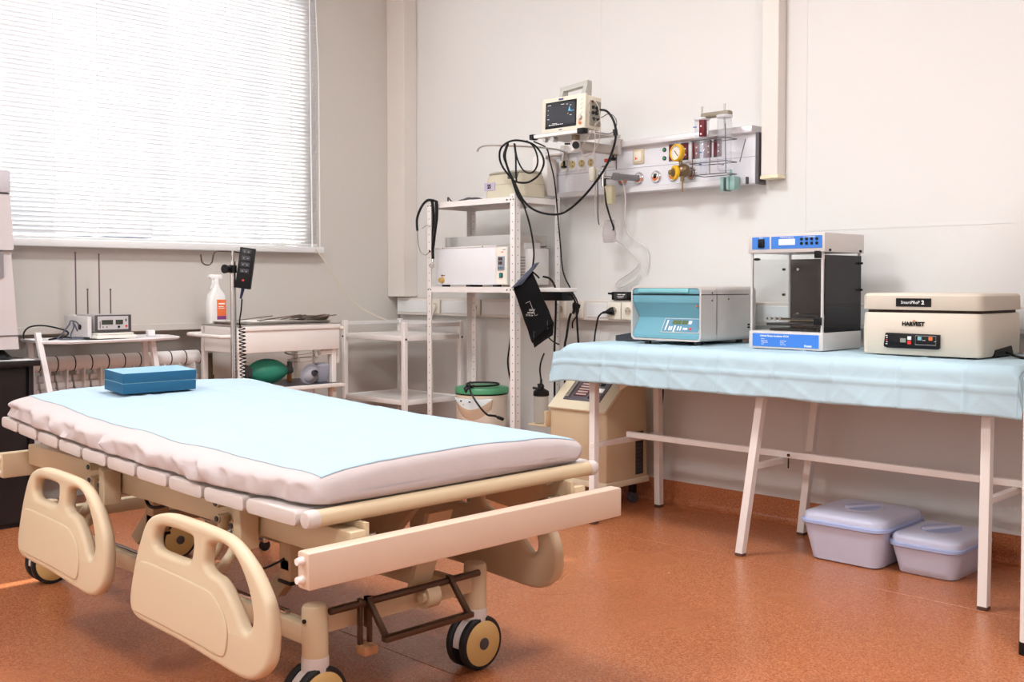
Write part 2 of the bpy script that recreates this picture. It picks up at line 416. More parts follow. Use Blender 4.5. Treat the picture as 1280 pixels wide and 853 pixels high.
# blinds
def blind(name, y0, y1, zb, zt, label, ladders, tilt=-47, wand=None):
    t = thing(name, label, 'blind', (.04, (y0+y1)/2, zb))
    m = MB(); n = int((zt-zb-.04)/.0205); a = R(tilt); hw = .0125
    for i in range(n):
        z = zb+.03+i*.0205; sec = []
        aa = a+R(random.uniform(-3, 3))
        dz = random.uniform(-.001, .001)
        for k in range(5):
            u = -1+k/2; c = .0016*(1-u*u)
            x = u*hw*math.cos(aa)-c*math.sin(aa); zz = u*hw*math.sin(aa)+c*math.cos(aa)
            sec.append((x, zz))
        vs = []; fs = []
        for yy in (y0, y1):
            for (x, zz) in sec: vs.append((.04+x, yy, z-zz+dz))
        for k in range(4): fs.append((k, k+1, 5+k+1, 5+k))
        m.add(vs, fs)
    obj('slats', m, SLAT, t, kind='stuff')
    obj('bottom_rail', MB().box(.027, .053, y0, y1, zb, zb+.012, b=.003), PVC, t)
    obj('head_rail', MB().box(.02, .06, y0, y1, zt, zt+.035, b=.003), PVC, t)
    for y in ladders:
        obj('ladder_cord', MB().cyl((.054, y, zb), (.054, y, zt), .0016, n=6).cyl((.026, y, zb), (.026, y, zt), .0016, n=6), WHITEP, t)
    return t
bl = blind('window_blind', -3.0, -.615, 1.207, 2.84, 'white horizontal slatted blind over the window above the radiator', (-.78, -1.16, -1.82, -2.02, -2.7))
obj('tilt_wand', MB().tube([(.062, -.665, 2.84), (.062, -.66, 2.0), (.062, -.655, 1.22)], .0035), WHITEP, bl)
obj('guide_cord', MB().tube([(.05, -.63, 2.84), (.05, -.612, 2.4), (.05, -.60, 2.1), (.05, -.598, 1.205)], .0035), WHITEP, bl)
obj('cord_tassel', MB().lathe([(.003, 0), (.008, .006), (.006, .025), (.002, .034)], (.062, -.655, 1.19), n=12), WHITEP, bl)
b2 = blind('window_blind', -5.45, -3.44, 1.30, 2.84, 'white slatted blind over the next window, drawn up a hand above the sill', (-3.7, -4.4, -5.2))
# dark louvred unit on the neighbouring facade, seen through the blind
cu = MB().tube([(.064, -.655, 1.21), (.10, -.607, 1.133), (.12, -.517, .995), (.14, -.425, .894), (.19, -.345, .835), (.25, -.30, .806)], .0022, n=6)
tag(obj('blind_cord', cu, mat('ivory_cord', 'e3d8bf', .6)), 'thin ivory pull cord trailing from the blind down to the corner shelf', 'cord')
ac = thing('louvred_unit', 'dark louvred unit outside, glimpsed through the lower right of the blind', 'ventilation unit', (-1.0, -1.15, 1.0))
obj('housing', MB().box(-1.3, -1.02, -1.45, -1.02, 1.27, 1.48, b=.01).box(-1.28, -1.04, -1.42, -1.38, 1.0, 1.28).box(-1.28, -1.04, -1.10, -1.06, 1.0, 1.28), mat('dusk_blue_grey', '474b5c', .6), ac)
for i in range(6): obj('louvre', MB().box(-1.02, -1.0, -1.43, -1.04, 1.29+i*.03, 1.305+i*.03), mat('dark_louvre', '2c2f3c', .6), ac)
sun_block = MB().box(-8, 9, -9.4, -9.0, -.3, 5.8)  # unseen wall added outside to keep the sun out of the left wall window
struct('wall_sun_block', sun_block, mat('sun_block_render', 'd9d4cc', .8))
lg = MB().box(-1.7, -.6, -3.4, .2, -.3, 1.0); 
struct('trim_7', lg, mat('outside_ledge', 'c9c6c2', .8))

# ------------------------------------------------------------------ ceiling panels added as fill light (unseen, out of frame)
for i, (x, y, wh_) in enumerate(((2.2, -1.9, 'above the hospital bed'), (4.6, -1.9, 'above the floor before the long table'), (2.2, -4.4, 'nearest the left wall window'), (4.6, -4.4, 'over the open floor near the camera'))):
    t = thing('added_fill_lamp', 'added square white ceiling fill light panel '+wh_, 'lamp', (x, y, 2.9), group='added ceiling fill light panels')
    obj('frame', MB().box(x-.31, x+.31, y-.31, y+.31, 2.92, 2.95, b=.004, seg=1), PVC, t)
    obj('diffuser', MB().box(x-.28, x+.28, y-.28, y+.28, 2.912, 2.922), mat('fill_lamp_diffuser', 'ffffff', .5, emit=1.5), t)
    l = bpy.data.lights.new('added_fill_light', 'AREA'); l.shape = 'SQUARE'; l.size = .55; l.energy = 29; l.color = (.95, .98, 1)
    lo = bpy.data.objects.new('added_fill_light', l); COL.objects.link(lo); lo.location = (0, 0, .004); lo.parent = t

# ------------------------------------------------------------------ radiator
rd = thing('radiator', 'white sectional radiator on the wall under the window', 'radiator', (.0, -1.95, .1))
sec0 = None
for i in range(14):
    y = -1.375-i*.0775
    if sec0 is None:
        m = MB()
        # rounded head, two collectors, front plate fins with stepped openings
        m.cyl((.07, y-.036, .645), (.07, y+.036, .645), .034, n=16)
        m.box(.045, .095, y-.037, y+.037, .20, .25, b=.012)
        m.box(.02, .108, y-.0035, y+.0035, .22, .62)
        m.box(.03, .06, y-.018, y+.018, .22, .64, b=.006)
        for k, (zt, xo) in enumerate(((.595, .066), (.565, .080), (.535, .094))):
            m.prism([(xo, zt-.004), (xo-.016, zt), (xo-.02, zt-.03 if k < 2 else .2), (xo+.001, zt-.03 if k < 2 else .2)], 'y', y-.034, y+.034, b=.002, seg=1)
        m.box(.088, .096, y-.034, y+.034, .2, .533, b=.003, seg=1)
        sec0 = obj('section', m, mat('radiator_white', 'f6f4f2', .35), rd, ang=45)
    else:
        o = sec0.copy(); COL.objects.link(o); o.location.y = sec0.location.y-i*.0775
for i in range(15):
    y = -1.375+.03875-i*.0775
    if i == 0: g0 = obj('gasket', MB().cyl((.07, y-.0015, .645), (.07, y+.0015, .645), .0355, n=16), BLACK, rd)
    else:
        o = g0.copy(); COL.objects.link(o); o.location.y = g0.location.y-i*.0775
obj('valve', MB().cyl((.07, -1.335, .645), (.07, -1.27, .645), .011).ball((.07, -1.30, .645), .02).cyl((.07, -1.27, .66), (.07, -1.27, .1), .011).cyl((.07, -1.27, .55), (.07, -1.27, .52), .018), mat('old_brass', '6b5a44', .45, .7), rd)

# ------------------------------------------------------------------ wall sockets in the trunking
def wall_socket(x, z, label, y=-.054, s=.04, face=CREAM):
    t = thing('wall_socket', label, 'socket', (x, y, z-s))
    obj('face_plate', MB().box(x-s, x+s, y-.009, y+.001, z-s, z+s, b=.003), face, t)
    M = Matrix.Translation((x, y-.009, z)) @ Matrix.Rotation(PI/2, 4, 'X')
    obj('socket_ring', MB().lathe([(.0215, -.001), (.0215, .002), (.0195, .002), (.0185, -.001)], n=24, M=M), face, t)
    obj('socket_well', MB().cyl((x, y-.0092, z), (x, y-.0097, z), .018, n=20), mat('socket_recess', 'b9ae98', .6), t)
    obj('contact', MB().cyl((x-.0095, y-.0097, z), (x-.0095, y-.0103, z), .0025, n=8).cyl((x+.0095, y-.0097, z), (x+.0095, y-.0103, z), .0025, n=8), BLACK, t)
    return t
wall_socket(.381, .878, 'cream socket with a pale plug, leftmost on the white trunking by the corner')
wall_socket(.707, .878, 'cream socket on the trunking behind the left end of the rack')
wall_socket(1.325, .878, 'cream socket on the trunking beside the rack post and hanging cuff')
wall_socket(1.435, .878, 'cream socket with the large black hanging plug, right of the rack')
wall_socket(1.668, .876, 'cream socket holding the round black plug, left of the centrifuge')
wall_socket(1.753, .876, 'empty cream socket tucked beside the teal centrifuge')
def plug(p, d, label, r=.019, m=BLACK, name='power_plug'):
    d = Vector(d).normalized(); p = Vector(p)
    o = obj(name, MB().cyl(p, p+d*.014, r, r, n=16).cyl(p+d*.014, p+d*.034, r*.95, r*.45, n=16).cyl(p+d*.034, p+d*.052, r*.4, r*.3, n=10), m)
    return tag(o, label, 'plug')
plug((1.668, -.066, .876), (-.55, -.5, -.12), 'round black plug pushed into the socket left of the centrifuge')
tag(obj('power_cable', MB().tube([(1.635, -.095, .872), (1.615, -.11, .85), (1.608, -.12, .80), (1.615, -.14, .745), (1.63, -.16, .70), (1.64, -.14, .55), (1.66, -.1, .4)], .0042), CABLE), 'black cable dropping from the round plug behind the blue cloth', 'cable')
plug((1.44, -.066, .905), (-.15, -.5, -1), 'large black plug hanging from the wall socket right of the rack', .021)
plug((.385, -.066, .885), (.1, -.4, -1), 'pale beige plug in the corner socket', .016, CREAM)
tag(obj('power_cable', MB().tube([(.388, -.085, .845), (.385, -.09, .80), (.38, -.08, .6), (.37, -.07, .4), (.36, -.06, .15)], .003), CREAM), 'thin cream cable running down the wall from the corner socket', 'cable')

# ------------------------------------------------------------------ headwall service panel
hp = thing('headwall_panel', 'silver white medical supply panel with gas outlets and sockets on the wall', 'wall panel', (1.85, 0, 1.42))
ALU = mat('panel_aluminium', 'e8e7ec', .4, .1); ALU2 = mat('rail_aluminium', 'e0dee0', .35, .35)
obj('body', MB().box(1.235, 2.428, -.058, 0, 1.425, 1.635, b=.003, seg=1), ALU, hp)
obj('end_plate', MB().box(2.428, 2.444, -.06, 0, 1.422, 1.638, b=.002, seg=1), mat('end_grey', '5f5b60', .5), hp)
obj('seam', MB().box(1.24, 2.428, -.0595, -.057, 1.538, 1.540), mat('seam_grey', 'a9a7ae', .5), hp)
obj('top_rail', MB().prism([(-.085, 1.638), (-.085, 1.664), (-.078, 1.667), (0, 1.667), (0, 1.632), (-.06, 1.632)], 'x', 1.235, 2.425, b=.0015, seg=1), ALU2, hp)
obj('bottom_rail', MB().box(1.30, 2.40, -.088, -.078, 1.424, 1.450, b=.002, seg=1), ALU2, hp)
for x in (1.33, 1.6, 1.9, 2.2, 2.37): obj('rail_bracket', MB().box(x-.012, x+.012, -.079, -.055, 1.43, 1.445), ALU2, hp)
obj('rail_cap', MB().box(2.40, 2.408, -.09, -.075, 1.422, 1.452, b=.001, seg=1), GREYD, hp)
for x in (1.283, 1.347, 1.405, 1.464, 1.523):
    f = obj('socket_face', MB().box(x-.021, x+.021, -.062, -.057, 1.553, 1.618, b=.002, seg=1), PVC, hp)
    obj('socket_insert', MB().cyl((x, -.0615, 1.585), (x, -.0655, 1.585), .0185, n=24), mat('tan_socket', 'cbb684', .5), f)
    obj('contact', MB().cyl((x+.003, -.0655, 1.594), (x+.003, -.0663, 1.594), .003, n=8).cyl((x+.003, -.0655, 1.576), (x+.003, -.0663, 1.576), .003, n=8), BLACK, f)
f = obj('breaker', MB().box(1.60, 1.668, -.064, -.057, 1.552, 1.62, b=.002, seg=1), PVC, hp)
obj('red_switch', MB().box(1.61, 1.63, -.068, -.063, 1.578, 1.594, b=.001, seg=1), REDB, f)
obj('black_switch', MB().box(1.638, 1.648, -.068, -.063, 1.578, 1.594, b=.001, seg=1), BLACK, f)
obj('dark_strip', MB().box(1.675, 1.680, -.0605, -.057, 1.54, 1.63), mat('maroon_strip', '7a5862', .5), hp)
f = obj('light_switch', MB().box(1.78, 1.842, -.066, -.057, 1.556, 1.622, b=.003), mat('switch_cream', 'd3c4a6', .5), hp)
obj('rocker', MB().box(1.79, 1.832, -.07, -.065, 1.566, 1.612, b=.003), CREAM, f)
obj('arrow_mark', MB().prism([(1.797, 1.572), (1.812, 1.579), (1.797, 1.588)], 'y', -.0706, -.069), ORG, f)
for z in (1.569, 1.607): obj('indicator', MB().cyl((1.957, -.056, z), (1.957, -.063, z), .0095, n=16).cyl((1.957, -.063, z), (1.957, -.0645, z), .006, n=12, m=1), [BLACK, GREEN], hp)
for x in (2.002, 2.066, 2.126, 2.188, 2.24):
    f = obj('outlet_frame', MB().box(x-.021, x+.021, -.061, -.057, 1.552, 1.628, b=.0015, seg=1), GREYD, hp)
    obj('outlet_insert', MB().box(x-.018, x+.018, -.0635, -.060, 1.557, 1.622, b=.001, seg=1), REDD, f)
    obj('contact', MB().box(x+.004, x+.010, -.0645, -.063, 1.598, 1.604).box(x+.004, x+.010, -.0645, -.063, 1.572, 1.578), WHITEP, f)
for x in (1.716, 1.812, 1.910, 2.006, 2.105):
    M = Matrix.Translation((x, -.058, 1.489)) @ Matrix.Rotation(PI/2, 4, 'X')
    f = obj('gas_outlet', MB().lathe([(.028, 0), (.028, .006), (.024, .010), (.020, .010), (.018, .006)], n=28, M=M), CHROME, hp)
    obj('outlet_label', MB().cyl((x, -.064, 1.489), (x, -.0668, 1.489), .0185, n=24), PVC, f)
    obj('orange_crescent', MB().prism([(x+.0175*math.cos(R(a)), 1.489+.0175*math.sin(R(a))) for a in range(180, 361, 12)]+[(x+.010*math.cos(R(a)), 1.489+.010*math.sin(R(a))) for a in range(360, 179, -12)], 'y', -.0675, -.066), ORG, f)
    obj('outlet_core', MB().box(x-.0085, x+.0085, -.069, -.066, 1.494, 1.503, b=.001, seg=1), GREYD, f)
    obj('outlet_port', MB().cyl((x, -.067, 1.488), (x, -.071, 1.488), .0075, n=14), BLACK, f)
# white side box on the left end
tag(obj('wall_cabinet_box', MB().box(1.228, 1.327, -.16, -.09, 1.432, 1.628, b=.003), WMET), 'plain white metal box at the left end of the supply panel', 'box')

# ------------------------------------------------------------------ right hand long table
tb = thing('long_table', 'long white metal table on splayed legs under a blue cloth', 'table', (2.8, -.35, 0))
def leg(x0, y0, x1, y1, zt=.735, s=.0145):
    m = MB()
    m.loft([[(x0+sx*s, y0+sy*s, .006) for sx, sy in ((-1, -1), (1, -1), (1, 1), (-1, 1))], [(x1+sx*s, y1+sy*s, zt) for sx, sy in ((-1, -1), (1, -1), (1, 1), (-1, 1))]])
    l = obj('leg', m, WMET2, tb)
    obj('foot_cap', MB().box(x0-s-.001, x0+s+.001, y0-s-.001, y0+s+.001, 0, .012, b=.002, seg=1), mat('worn_foot', '5c4036', .7), l)
for a in ((1.993, -.585, 1.975, -.56), (1.977, -.115, 1.975, -.13), (2.718, -.600, 2.80, -.56), (2.709, -.145, 2.78, -.13), (3.610, -.632, 3.588, -.56), (3.60, -.115, 3.588, -.13)): leg(*a)
obj('table_top', MB().box(1.935, 3.69, -.625, -.04, .735, .753, b=.004), WMET2, tb)
obj('apron', MB().box(1.95, 3.66, -.60, -.575, .705, .735).box(1.95, 3.66, -.13, -.105, .705, .735), WMET2, tb)
obj('stretcher', MB().box(1.985, 3.63, -.362, -.338, .340, .365, b=.002, seg=1), WMET2, tb)
for x in (1.985, 2.745, 3.60): obj('cross_bar', MB().box(x-.010, x+.010, -.59, -.12, .318, .340, b=.002, seg=1), WMET2, tb)
for x in (2.745, 3.60): obj('bolt', MB().cyl((x+.03, -.366, .352), (x+.03, -.334, .352), .006, n=8).cyl((x+.022, -.35, .30), (x+.022, -.35, .345), .003, n=6), mat('rusty_bolt', '4a3028', .7, .5), tb)

# blue cloth: top, rounded edge and hanging sides as one draped surface
def cloth_surface(x0, x1, y0, y1, zt, drop_f, drop_s, name, m, lab, seed=3, rr=.03):
    nx, ny = 460, 36
    vs = []; fs = []
    xs = [x0+(x1-x0)*i/nx for i in range(nx+1)]
    # profile in y: back edge -> front edge -> hanging
    prof = []
    for j in range(16): t = j/15; prof.append((y1+(y0+rr-y1)*t, 0, 0, t))
    for j in range(1, 7): a = PI/2*j/6; prof.append((y0+rr-rr*math.sin(a), -(rr-rr*math.cos(a)), a/(PI/2)*.5, 1))
    for j in range(1, 15): t = j/14; prof.append((y0, -rr-(drop_f-rr)*t, .5+t*.5, 1))
    for i, x in enumerate(xs):
        for (y, dz, h, tt) in prof:
            e = min((x-x0), (x1-x))
            ez = 0
            k = noise.noise(Vector((x*7+seed, y*7, dz*5)))
            k2 = noise.noise(Vector((x*22, y*22, seed+dz*16)))
            z = zt+dz+max(0, k)*.003+max(0, k2)*.0008
            yy = y+(-(.012*h)+k*.006*h+.004*h*math.sin(x*13+1.3*math.sin(x*5))+k2*.0015*h if h > 0 else 0)
            if x < x0+.10: # left end sags over the table end
                u = 1-(x-x0)/.10; z -= .055*u*u*(1 if h < .5 else .2); 
            if x > x1-.03:
                u = 1-(x1-x)/.03; z -= .018*u*u*(1 if h < .5 else .1)
            # hem line is a little wavy
            if h == 1: z += .006*noise.noise(Vector((x*5, 4, seed)))
            rg = (1-abs(noise.noise(Vector((x*5+dz*9, y*5+1, seed+2)))))**9; rg2 = (1-abs(noise.noise(Vector((x*9-dz*7, y*12+4, seed+8)))))**10
            yy -= (.0032*rg+.002*rg2)*h; z += .002*rg*(1 if h < .3 else 0)+.0012*rg2*(1 if h < .3 else 0)
            # fold creases pressed in the cloth
            for cx in (2.10, 2.28, 2.44, 2.66, 2.88, 3.10, 3.34, 3.55):
                d = abs(x-cx-.01*math.sin(y*9)); yy -= .008*math.exp(-(d/.007)**2)*h; z += .003*math.exp(-(d/.006)**2)
            if h > .5:
                d = abs((zt+dz)-(zt-.075)); yy -= .006*math.exp(-(d/.006)**2)
            vs.append((x, yy, z))
    n = len(prof)
    for i in range(nx):
        for j in range(n-1): fs.append((i*n+j, (i+1)*n+j, (i+1)*n+j+1, i*n+j+1))
    mb = MB().add(vs, fs)
    # end drops
    for side, xe in ((-1, x0), (1, x1)):
        base = vs[:n] if side < 0 else vs[-n:]
        v2 = []; f2 = []
        for q in range(9):
            for (x, y, z) in base:
                dz = (zt-z)
                zz = z-(max(0, drop_s-dz))*q/8 if dz < drop_s else z
                v2.append((x+side*(.010*math.sin(q/8*PI/2)+.004*math.sin(y*30+q*.3)*q/8), y, zz))
        for q in range(8):
            for j in range(n-1): f2.append((q*n+j, q*n+j+1, (q+1)*n+j+1, (q+1)*n+j))
        mb.add(v2, f2)
    o = obj(name, mb, m, ang=80)
    md = o.modifiers.new('th', 'SOLIDIFY'); md.thickness = .0012; md.offset = 1
    return o
tc_ = cloth_surface(1.835, 3.715, -.655, -.02, .7555, .155, .13, 'table_cloth', CLOTHB, '')
tag(tc_, 'light blue disposable cloth hanging over the edge of the long table', 'tablecloth')
fp = MB().loft([[(2.09, -.60, .66), (2.20, -.60, .66), (2.195, -.597, .66)], [(2.135, -.60, .555), (2.14, -.60, .555), (2.138, -.598, .555)]])
fp = MB().prism([(2.105, .66), (2.24, .66), (2.20, .612), (2.13, .565)], 'y', -.585, -.583)
tag(obj('paper_flap', fp, mat('cream_paper', 'efe0c6', .8)), 'cream paper corner poking out below the blue cloth over the oxygen machine', 'paper')

# ------------------------------------------------------------------ teal centrifuge
x0, x1, y0, y1, z0, z1 = 2.121, 2.467, -.50, -.105, .775, .993
ce = thing('laboratory_centrifuge', 'light grey bench centrifuge with teal sloping front, left on the blue table', 'centrifuge', ((x0+x1)/2, (y0+y1)/2, .757))
m = MB()
out = []
for q in rrect((x0+x1)/2, (z0+z1)/2, (x1-x0)/2, (z1-z0)/2, .02, 0, 5): out.append((q[0], q[1]))
# hollow shell: body behind the recessed front
m.prism(out, 'y', y0+.10, y1, b=.006)
inn = [(q[0], q[1]) for q in rrect((x0+x1)/2, (z0+z1)/2, (x1-x0)/2-.007, (z1-z0)/2-.007, .014, 0, 5)]
k = len(out)
m.add([(a, y0, b) for a, b in out]+[(a, y0+.11, b) for a, b in out]+[(a, y0, b) for a, b in inn]+[(a, y0+.11, b) for a, b in inn],
      [(i, (i+1) % k, k+(i+1) % k, k+i) for i in range(k)]+[(2*k+i, 2*k+(i+1) % k, 3*k+(i+1) % k, 3*k+i) for i in range(k)]+[(i, (i+1) % k, 2*k+(i+1) % k, 2*k+i) for i in range(k)])
obj('body', m, mat('centrifuge_grey', 'd2cbc6', .35, .15), ce)
xa, xb = x0+.008, x1-.008
FR = mat('centrifuge_teal', '6ca3b3', .4); 
# upper strip, recess and sloping panel (side profile in y,z)
obj('front_panel', MB().prism([(y0+.003, .958), (y0+.003, .928), (y0+.046, .868), (y0+.004, .80), (y0+.003, .783), (y0+.11, .783), (y0+.11, .958)], 'x', xa, xb, b=.001, seg=1), FR, ce)
lid = obj('lid_front', MB().box(xa, xb, y0+.003, y0+.10, .962, .986, b=.002), FR, ce)
obj('lid_handle', MB().prism([(y0-.004, .984), (y0-.004, .968), (y0+.02, .964), (y0+.02, .986)], 'x', xa+.03, xb-.05, b=.002), TEALL, lid)
obj('lid_gap', MB().box(x0-.0005, x1+.0005, y0+.001, y1-.06, .9585, .9615), BLACK, ce)
MP = Matrix.Translation((0, y0+.002, .797)) @ Matrix.Rotation(math.atan2(.071, .043), 4, 'X')
pn = obj('control_panel', MB().box(x0+.145, x1-.015, .012, .078, 0, .0025, b=.0008, seg=1, M=MP).box(x0+.149, x1-.019, .015, .075, .002, .003, m=1, M=MP), [GREY, mat('panel_slate', '5f8ea6', .35)], ce)
obj('display', MB().box(x0+.19, x0+.232, .050, .068, .003, .0042, M=MP).box(x0+.236, x0+.262, .050, .068, .003, .0042, M=MP), mat('display_green', '5a6a3e', .25), pn)
obj('white_keys', MB().box(x0+.162, x0+.168, .022, .068, .003, .004, M=MP).box(x0+.18, x0+.186, .022, .04, .003, .004, M=MP).box(x0+.19, x0+.196, .022, .04, .003, .004, M=MP).box(x0+.204, x0+.211, .016, .044, .003, .004, M=MP).box(x0+.222, x0+.228, .022, .04, .003, .004, M=MP).box(x0+.235, x0+.24, .022, .04, .003, .004, M=MP).box(x0+.25, x0+.27, .026, .034, .003, .004, M=MP).box(x0+.268, x0+.282, .052, .066, .003, .004, M=MP), WHITEP, pn)
obj('red_button', MB().cyl((x0+.285, .03, .003), (x0+.285, .03, .0045), .006, n=14, M=MP), REDB, pn)
obj('status_lamp', MB().box(x1-.03, x1-.023, y0+.008, y0+.012, .912, .918), ORG, ce)
obj('brand_line', MB().box(xa+.004, xa+.012, y0+.0032, y0+.005, .9445, .946).box(xa+.13, x1-.075, y0+.0032, y0+.005, .9445, .946).box(x1-.02, xb, y0+.0032, y0+.005, .9445, .946), WHITEP, ce)
text('model_lettering', 'ROTOFIX 32 A', (xa+.071, y0+.0035, .945), .0165, '-y', WHITEP, ce, bold=.0003)
text('maker_lettering', 'Hettich', (x1-.048, y0+.0035, .947), .017, '-y', WHITEP, ce, bold=.0003)
for yy, zz in ((y0+.075, .967), (y0+.075, .937), (y0+.19, .942), (y1-.04, .967), (y1-.04, .94)): obj('screw', MB().cyl((x1-.002, yy, zz), (x1+.0015, yy, zz), .0035, n=10), GREYD, ce)
for xx, yy in ((x0+.05, y0+.05), (x1-.05, y0+.05), (x0+.05, y1-.05), (x1-.05, y1-.05)): obj('foot', MB().cyl((xx, yy, .757), (xx, yy, .777), .014, n=16), GREYD, ce)

# power adapter above the trunking, black box on the table
ad = thing('power_adapter', 'black power adapter brick lying on top of the wall trunking by the centrifuge', 'adapter', (1.72, -.03, .927))
obj('case', MB().box(1.653, 1.79, -.062, -.012, .928, .966, b=.003), BLACK, ad)
obj('plug_neck', MB().cyl((1.655, -.04, .955), (1.635, -.042, .957), .008, .006).cyl((1.635, -.042, .957), (1.618, -.044, .958), .0045), BLACK, ad)
obj('rating_label', MB().box(1.668, 1.745, -.0628, -.0618, .934, .96), mat('label_grey', '3a3a3c', .5), ad)
obj('label_print', MB().box(1.69, 1.715, -.0633, -.0626, .952, .955).box(1.72, 1.735, -.0633, -.0626, .951, .955).box(1.688, 1.728, -.0633, -.0626, .944, .946).box(1.692, 1.722, -.0633, -.0626, .937, .939), WHITEP, ad)
bb = thing('black_box', 'dark grey wedge shaped box on the blue cloth behind the centrifuge', 'box', (2.02, -.33, .757))
obj('case', MB().prism([(1.955, .758), (2.10, .758), (2.10, .797), (2.045, .797), (1.955, .782)], 'y', -.40, -.30, b=.002, seg=1), mat('dark_slate_box', '3c4046', .5), bb)
obj('socket_face', MB().box(2.10, 2.104, -.38, -.32, .764, .79), BLACK, bb)

# ------------------------------------------------------------------ shaker incubator
x0, x1, y0, y1 = 2.655, 2.963, -.455, -.165
sh = thing('shaker_incubator', 'clear sided shaker incubator with blue control panels, in the middle of the table', 'incubator', ((x0+x1)/2, (y0+y1)/2, .757))
SG = mat('incubator_grey', 'cfc9c6', .4); CLR = glassmat('clear_perspex', (.97, .98, .98), haze=0)
base = obj('base', MB().box(x0, x1, y0, y1, .760, .826, b=.003), SG, sh)
obj('lower_label', MB().box(x0+.016, x1-.016, y0-.0015, y0+.002, .768, .817, b=.001, seg=1), BLUE, base)
head = obj('head_unit', MB().box(x0-.004, x1+.006, y0-.004, y1+.004, 1.118, 1.188, b=.003), SG, sh)
obj('upper_label', MB().box(x0+.014, x0+.088, y0-.0055, y0-.002, 1.132, 1.178, b=.001, seg=1).box(x0+.096, x1-.004, y0-.0055, y0-.002, 1.132, 1.178, b=.001, seg=1), BLUE, head)
obj('power_switch', MB().box(x0+.042, x0+.068, y0-.011, y0-.005, 1.138, 1.170, b=.002), BLACK, head)
obj('display', MB().box(x0+.128, x0+.196, y0-.0075, y0-.005, 1.145, 1.168, b=.0006, seg=1), mat('lcd_white', 'dfe6f4', .25), head)
kb = MB()
for i in range(4):
    for j in range(2): kb.cyl((x0+.222+i*.0205, y0-.005, 1.150+j*.0155), (x0+.222+i*.0205, y0-.008, 1.150+j*.0155), .0055, n=12)
obj('keypad', kb, BLACK, head)
text('panel_lettering', 'SHAKER-INCUBATOR', (x0+.162, y0-.0065, 1.173), .006, '-y', WHITEP, head)
text('panel_lettering', 'SET / PARAMETERS', (x0+.253, y0-.0065, 1.173), .006, '-y', WHITEP, head)
text('panel_lettering', 'Power', (x0+.054, y0-.0065, 1.174), .006, '-y', WHITEP, head)
text('title_lettering', 'Orbital Shaker-Incubator ES-20', (x0+.05, y0-.002, .808), .0095, '-y', WHITEP, base, 'LEFT', bold=.0002)
for i, (a, b_, c_) in enumerate((('I', 'Power', ''), ('', 'Speed range', '50-250 rpm'), ('', 'Temperature', '25-42 C'), ('', 'Load', 'max 2.5 kg'))):
    text('data_lettering', b_, (x0+.055, y0-.002, .797-.0065*i), .0055, '-y', WHITEP, base, 'LEFT')
    if c_: text('data_lettering', c_, (x0+.135, y0-.002, .797-.0065*i), .0055, '-y', WHITEP, base, 'LEFT')
text('maker_lettering', 'biosan', (x0+.25, y0-.002, .776), .012, '-y', WHITEP, base, bold=.0003)
obj('corner_post', MB().box(x0+.004, x0+.012, y0+.004, y0+.012, .826, 1.118), SG, sh)
for xx, yy in ((x1-.012, y0+.004), (x0+.004, y1-.012), (x1-.012, y1-.012)): obj('corner_post', MB().box(xx, xx+.008, yy, yy+.008, .826, 1.118), SG, sh)
obj('front_door', MB().box(x0+.012, x1-.012, y0+.001, y0+.004, .83, 1.115), CLR, sh)
obj('left_pane', MB().box(x0+.002, x0+.005, y0+.012, y1-.012, .828, 1.116), CLR, sh)
obj('rear_panel', MB().box(x0+.012, x1-.012, y1-.010, y1-.006, .828, 1.10), mat('satin_black_panel', '141317', .25), sh)
for xx in (x0+.045, x0+.20):
    for zz in (.885, 1.06): obj('panel_screw', MB().cyl((xx, y1-.010, zz), (xx, y1-.013, zz), .0055, n=12), CHROME, sh)
obj('side_panel', MB().box(x1-.004, x1-.001, y0+.014, y1-.004, .826, 1.108), glassmat('smoked_perspex', (.10, .095, .10), haze=.35, hc=(.06, .055, .06)), sh)
for zz in (.96, 1.06): obj('hinge', MB().cyl((x0-.002, y1-.03, zz), (x0-.012, y1-.03, zz), .005, n=10), BLACK, sh)
obj('door_latch', MB().box(x1-.035, x1-.010, y0-.006, y0+.004, 1.095, 1.122, b=.002), BLACK, sh)
obj('door_latch', MB().box(x1-.035, x1-.006, y0-.006, y0+.004, .853, .882, b=.002), BLACK, sh)
obj('door_knob', MB().ball((x0+.035, y0-.003, 1.095), (.015, .005, .005)), BLACK, sh)
pl = obj('shaker_platform', MB().box(x0+.05, x1-.03, y0+.04, y1-.04, .846, .856, b=.002).box(x0+.06, x1-.05, y0+.05, y1-.05, .827, .835), BLACK, sh)
obj('clamp_bar', MB().cyl((x0+.05, y0+.045, .872), (x1-.03, y0+.045, .872), .004, n=8).cyl((x0+.05, y1-.05, .876), (x1-.03, y1-.05, .876), .009, n=8), BLACK, pl)
obj('end_stop', MB().box(x1-.028, x1-.022, y0+.05, y1-.06, .845, .89, b=.004), STEEL, pl)
kn = MB()
for i in range(3): kn.cyl((x0+.065+i*.022, y0+.038, .872), (x0+.065+i*.022, y0+.045, .872), .0065, n=12)
obj('clamp_screw', kn, CHROME, pl)
obj('brass_rod', MB().cyl((x0+.11, y0+.036, .868), (x1-.04, y0+.036, .868), .002, n=6), BRASS, pl)
for yy, zz in ((y1-.02, 1.08), (y1-.02, .98), (y0+.03, 1.125), (y1-.03, 1.125)):
    obj('knob_screw', MB().cyl((x1, yy, zz), (x1+.012, yy, zz), .0045, n=10), BLACK, sh)
for zz in (.838, .848): obj('knob_screw', MB().cyl((x0+.001, y0+.002, zz), (x0-.006, y0+.002, zz), .0035, n=8), BLACK, sh)

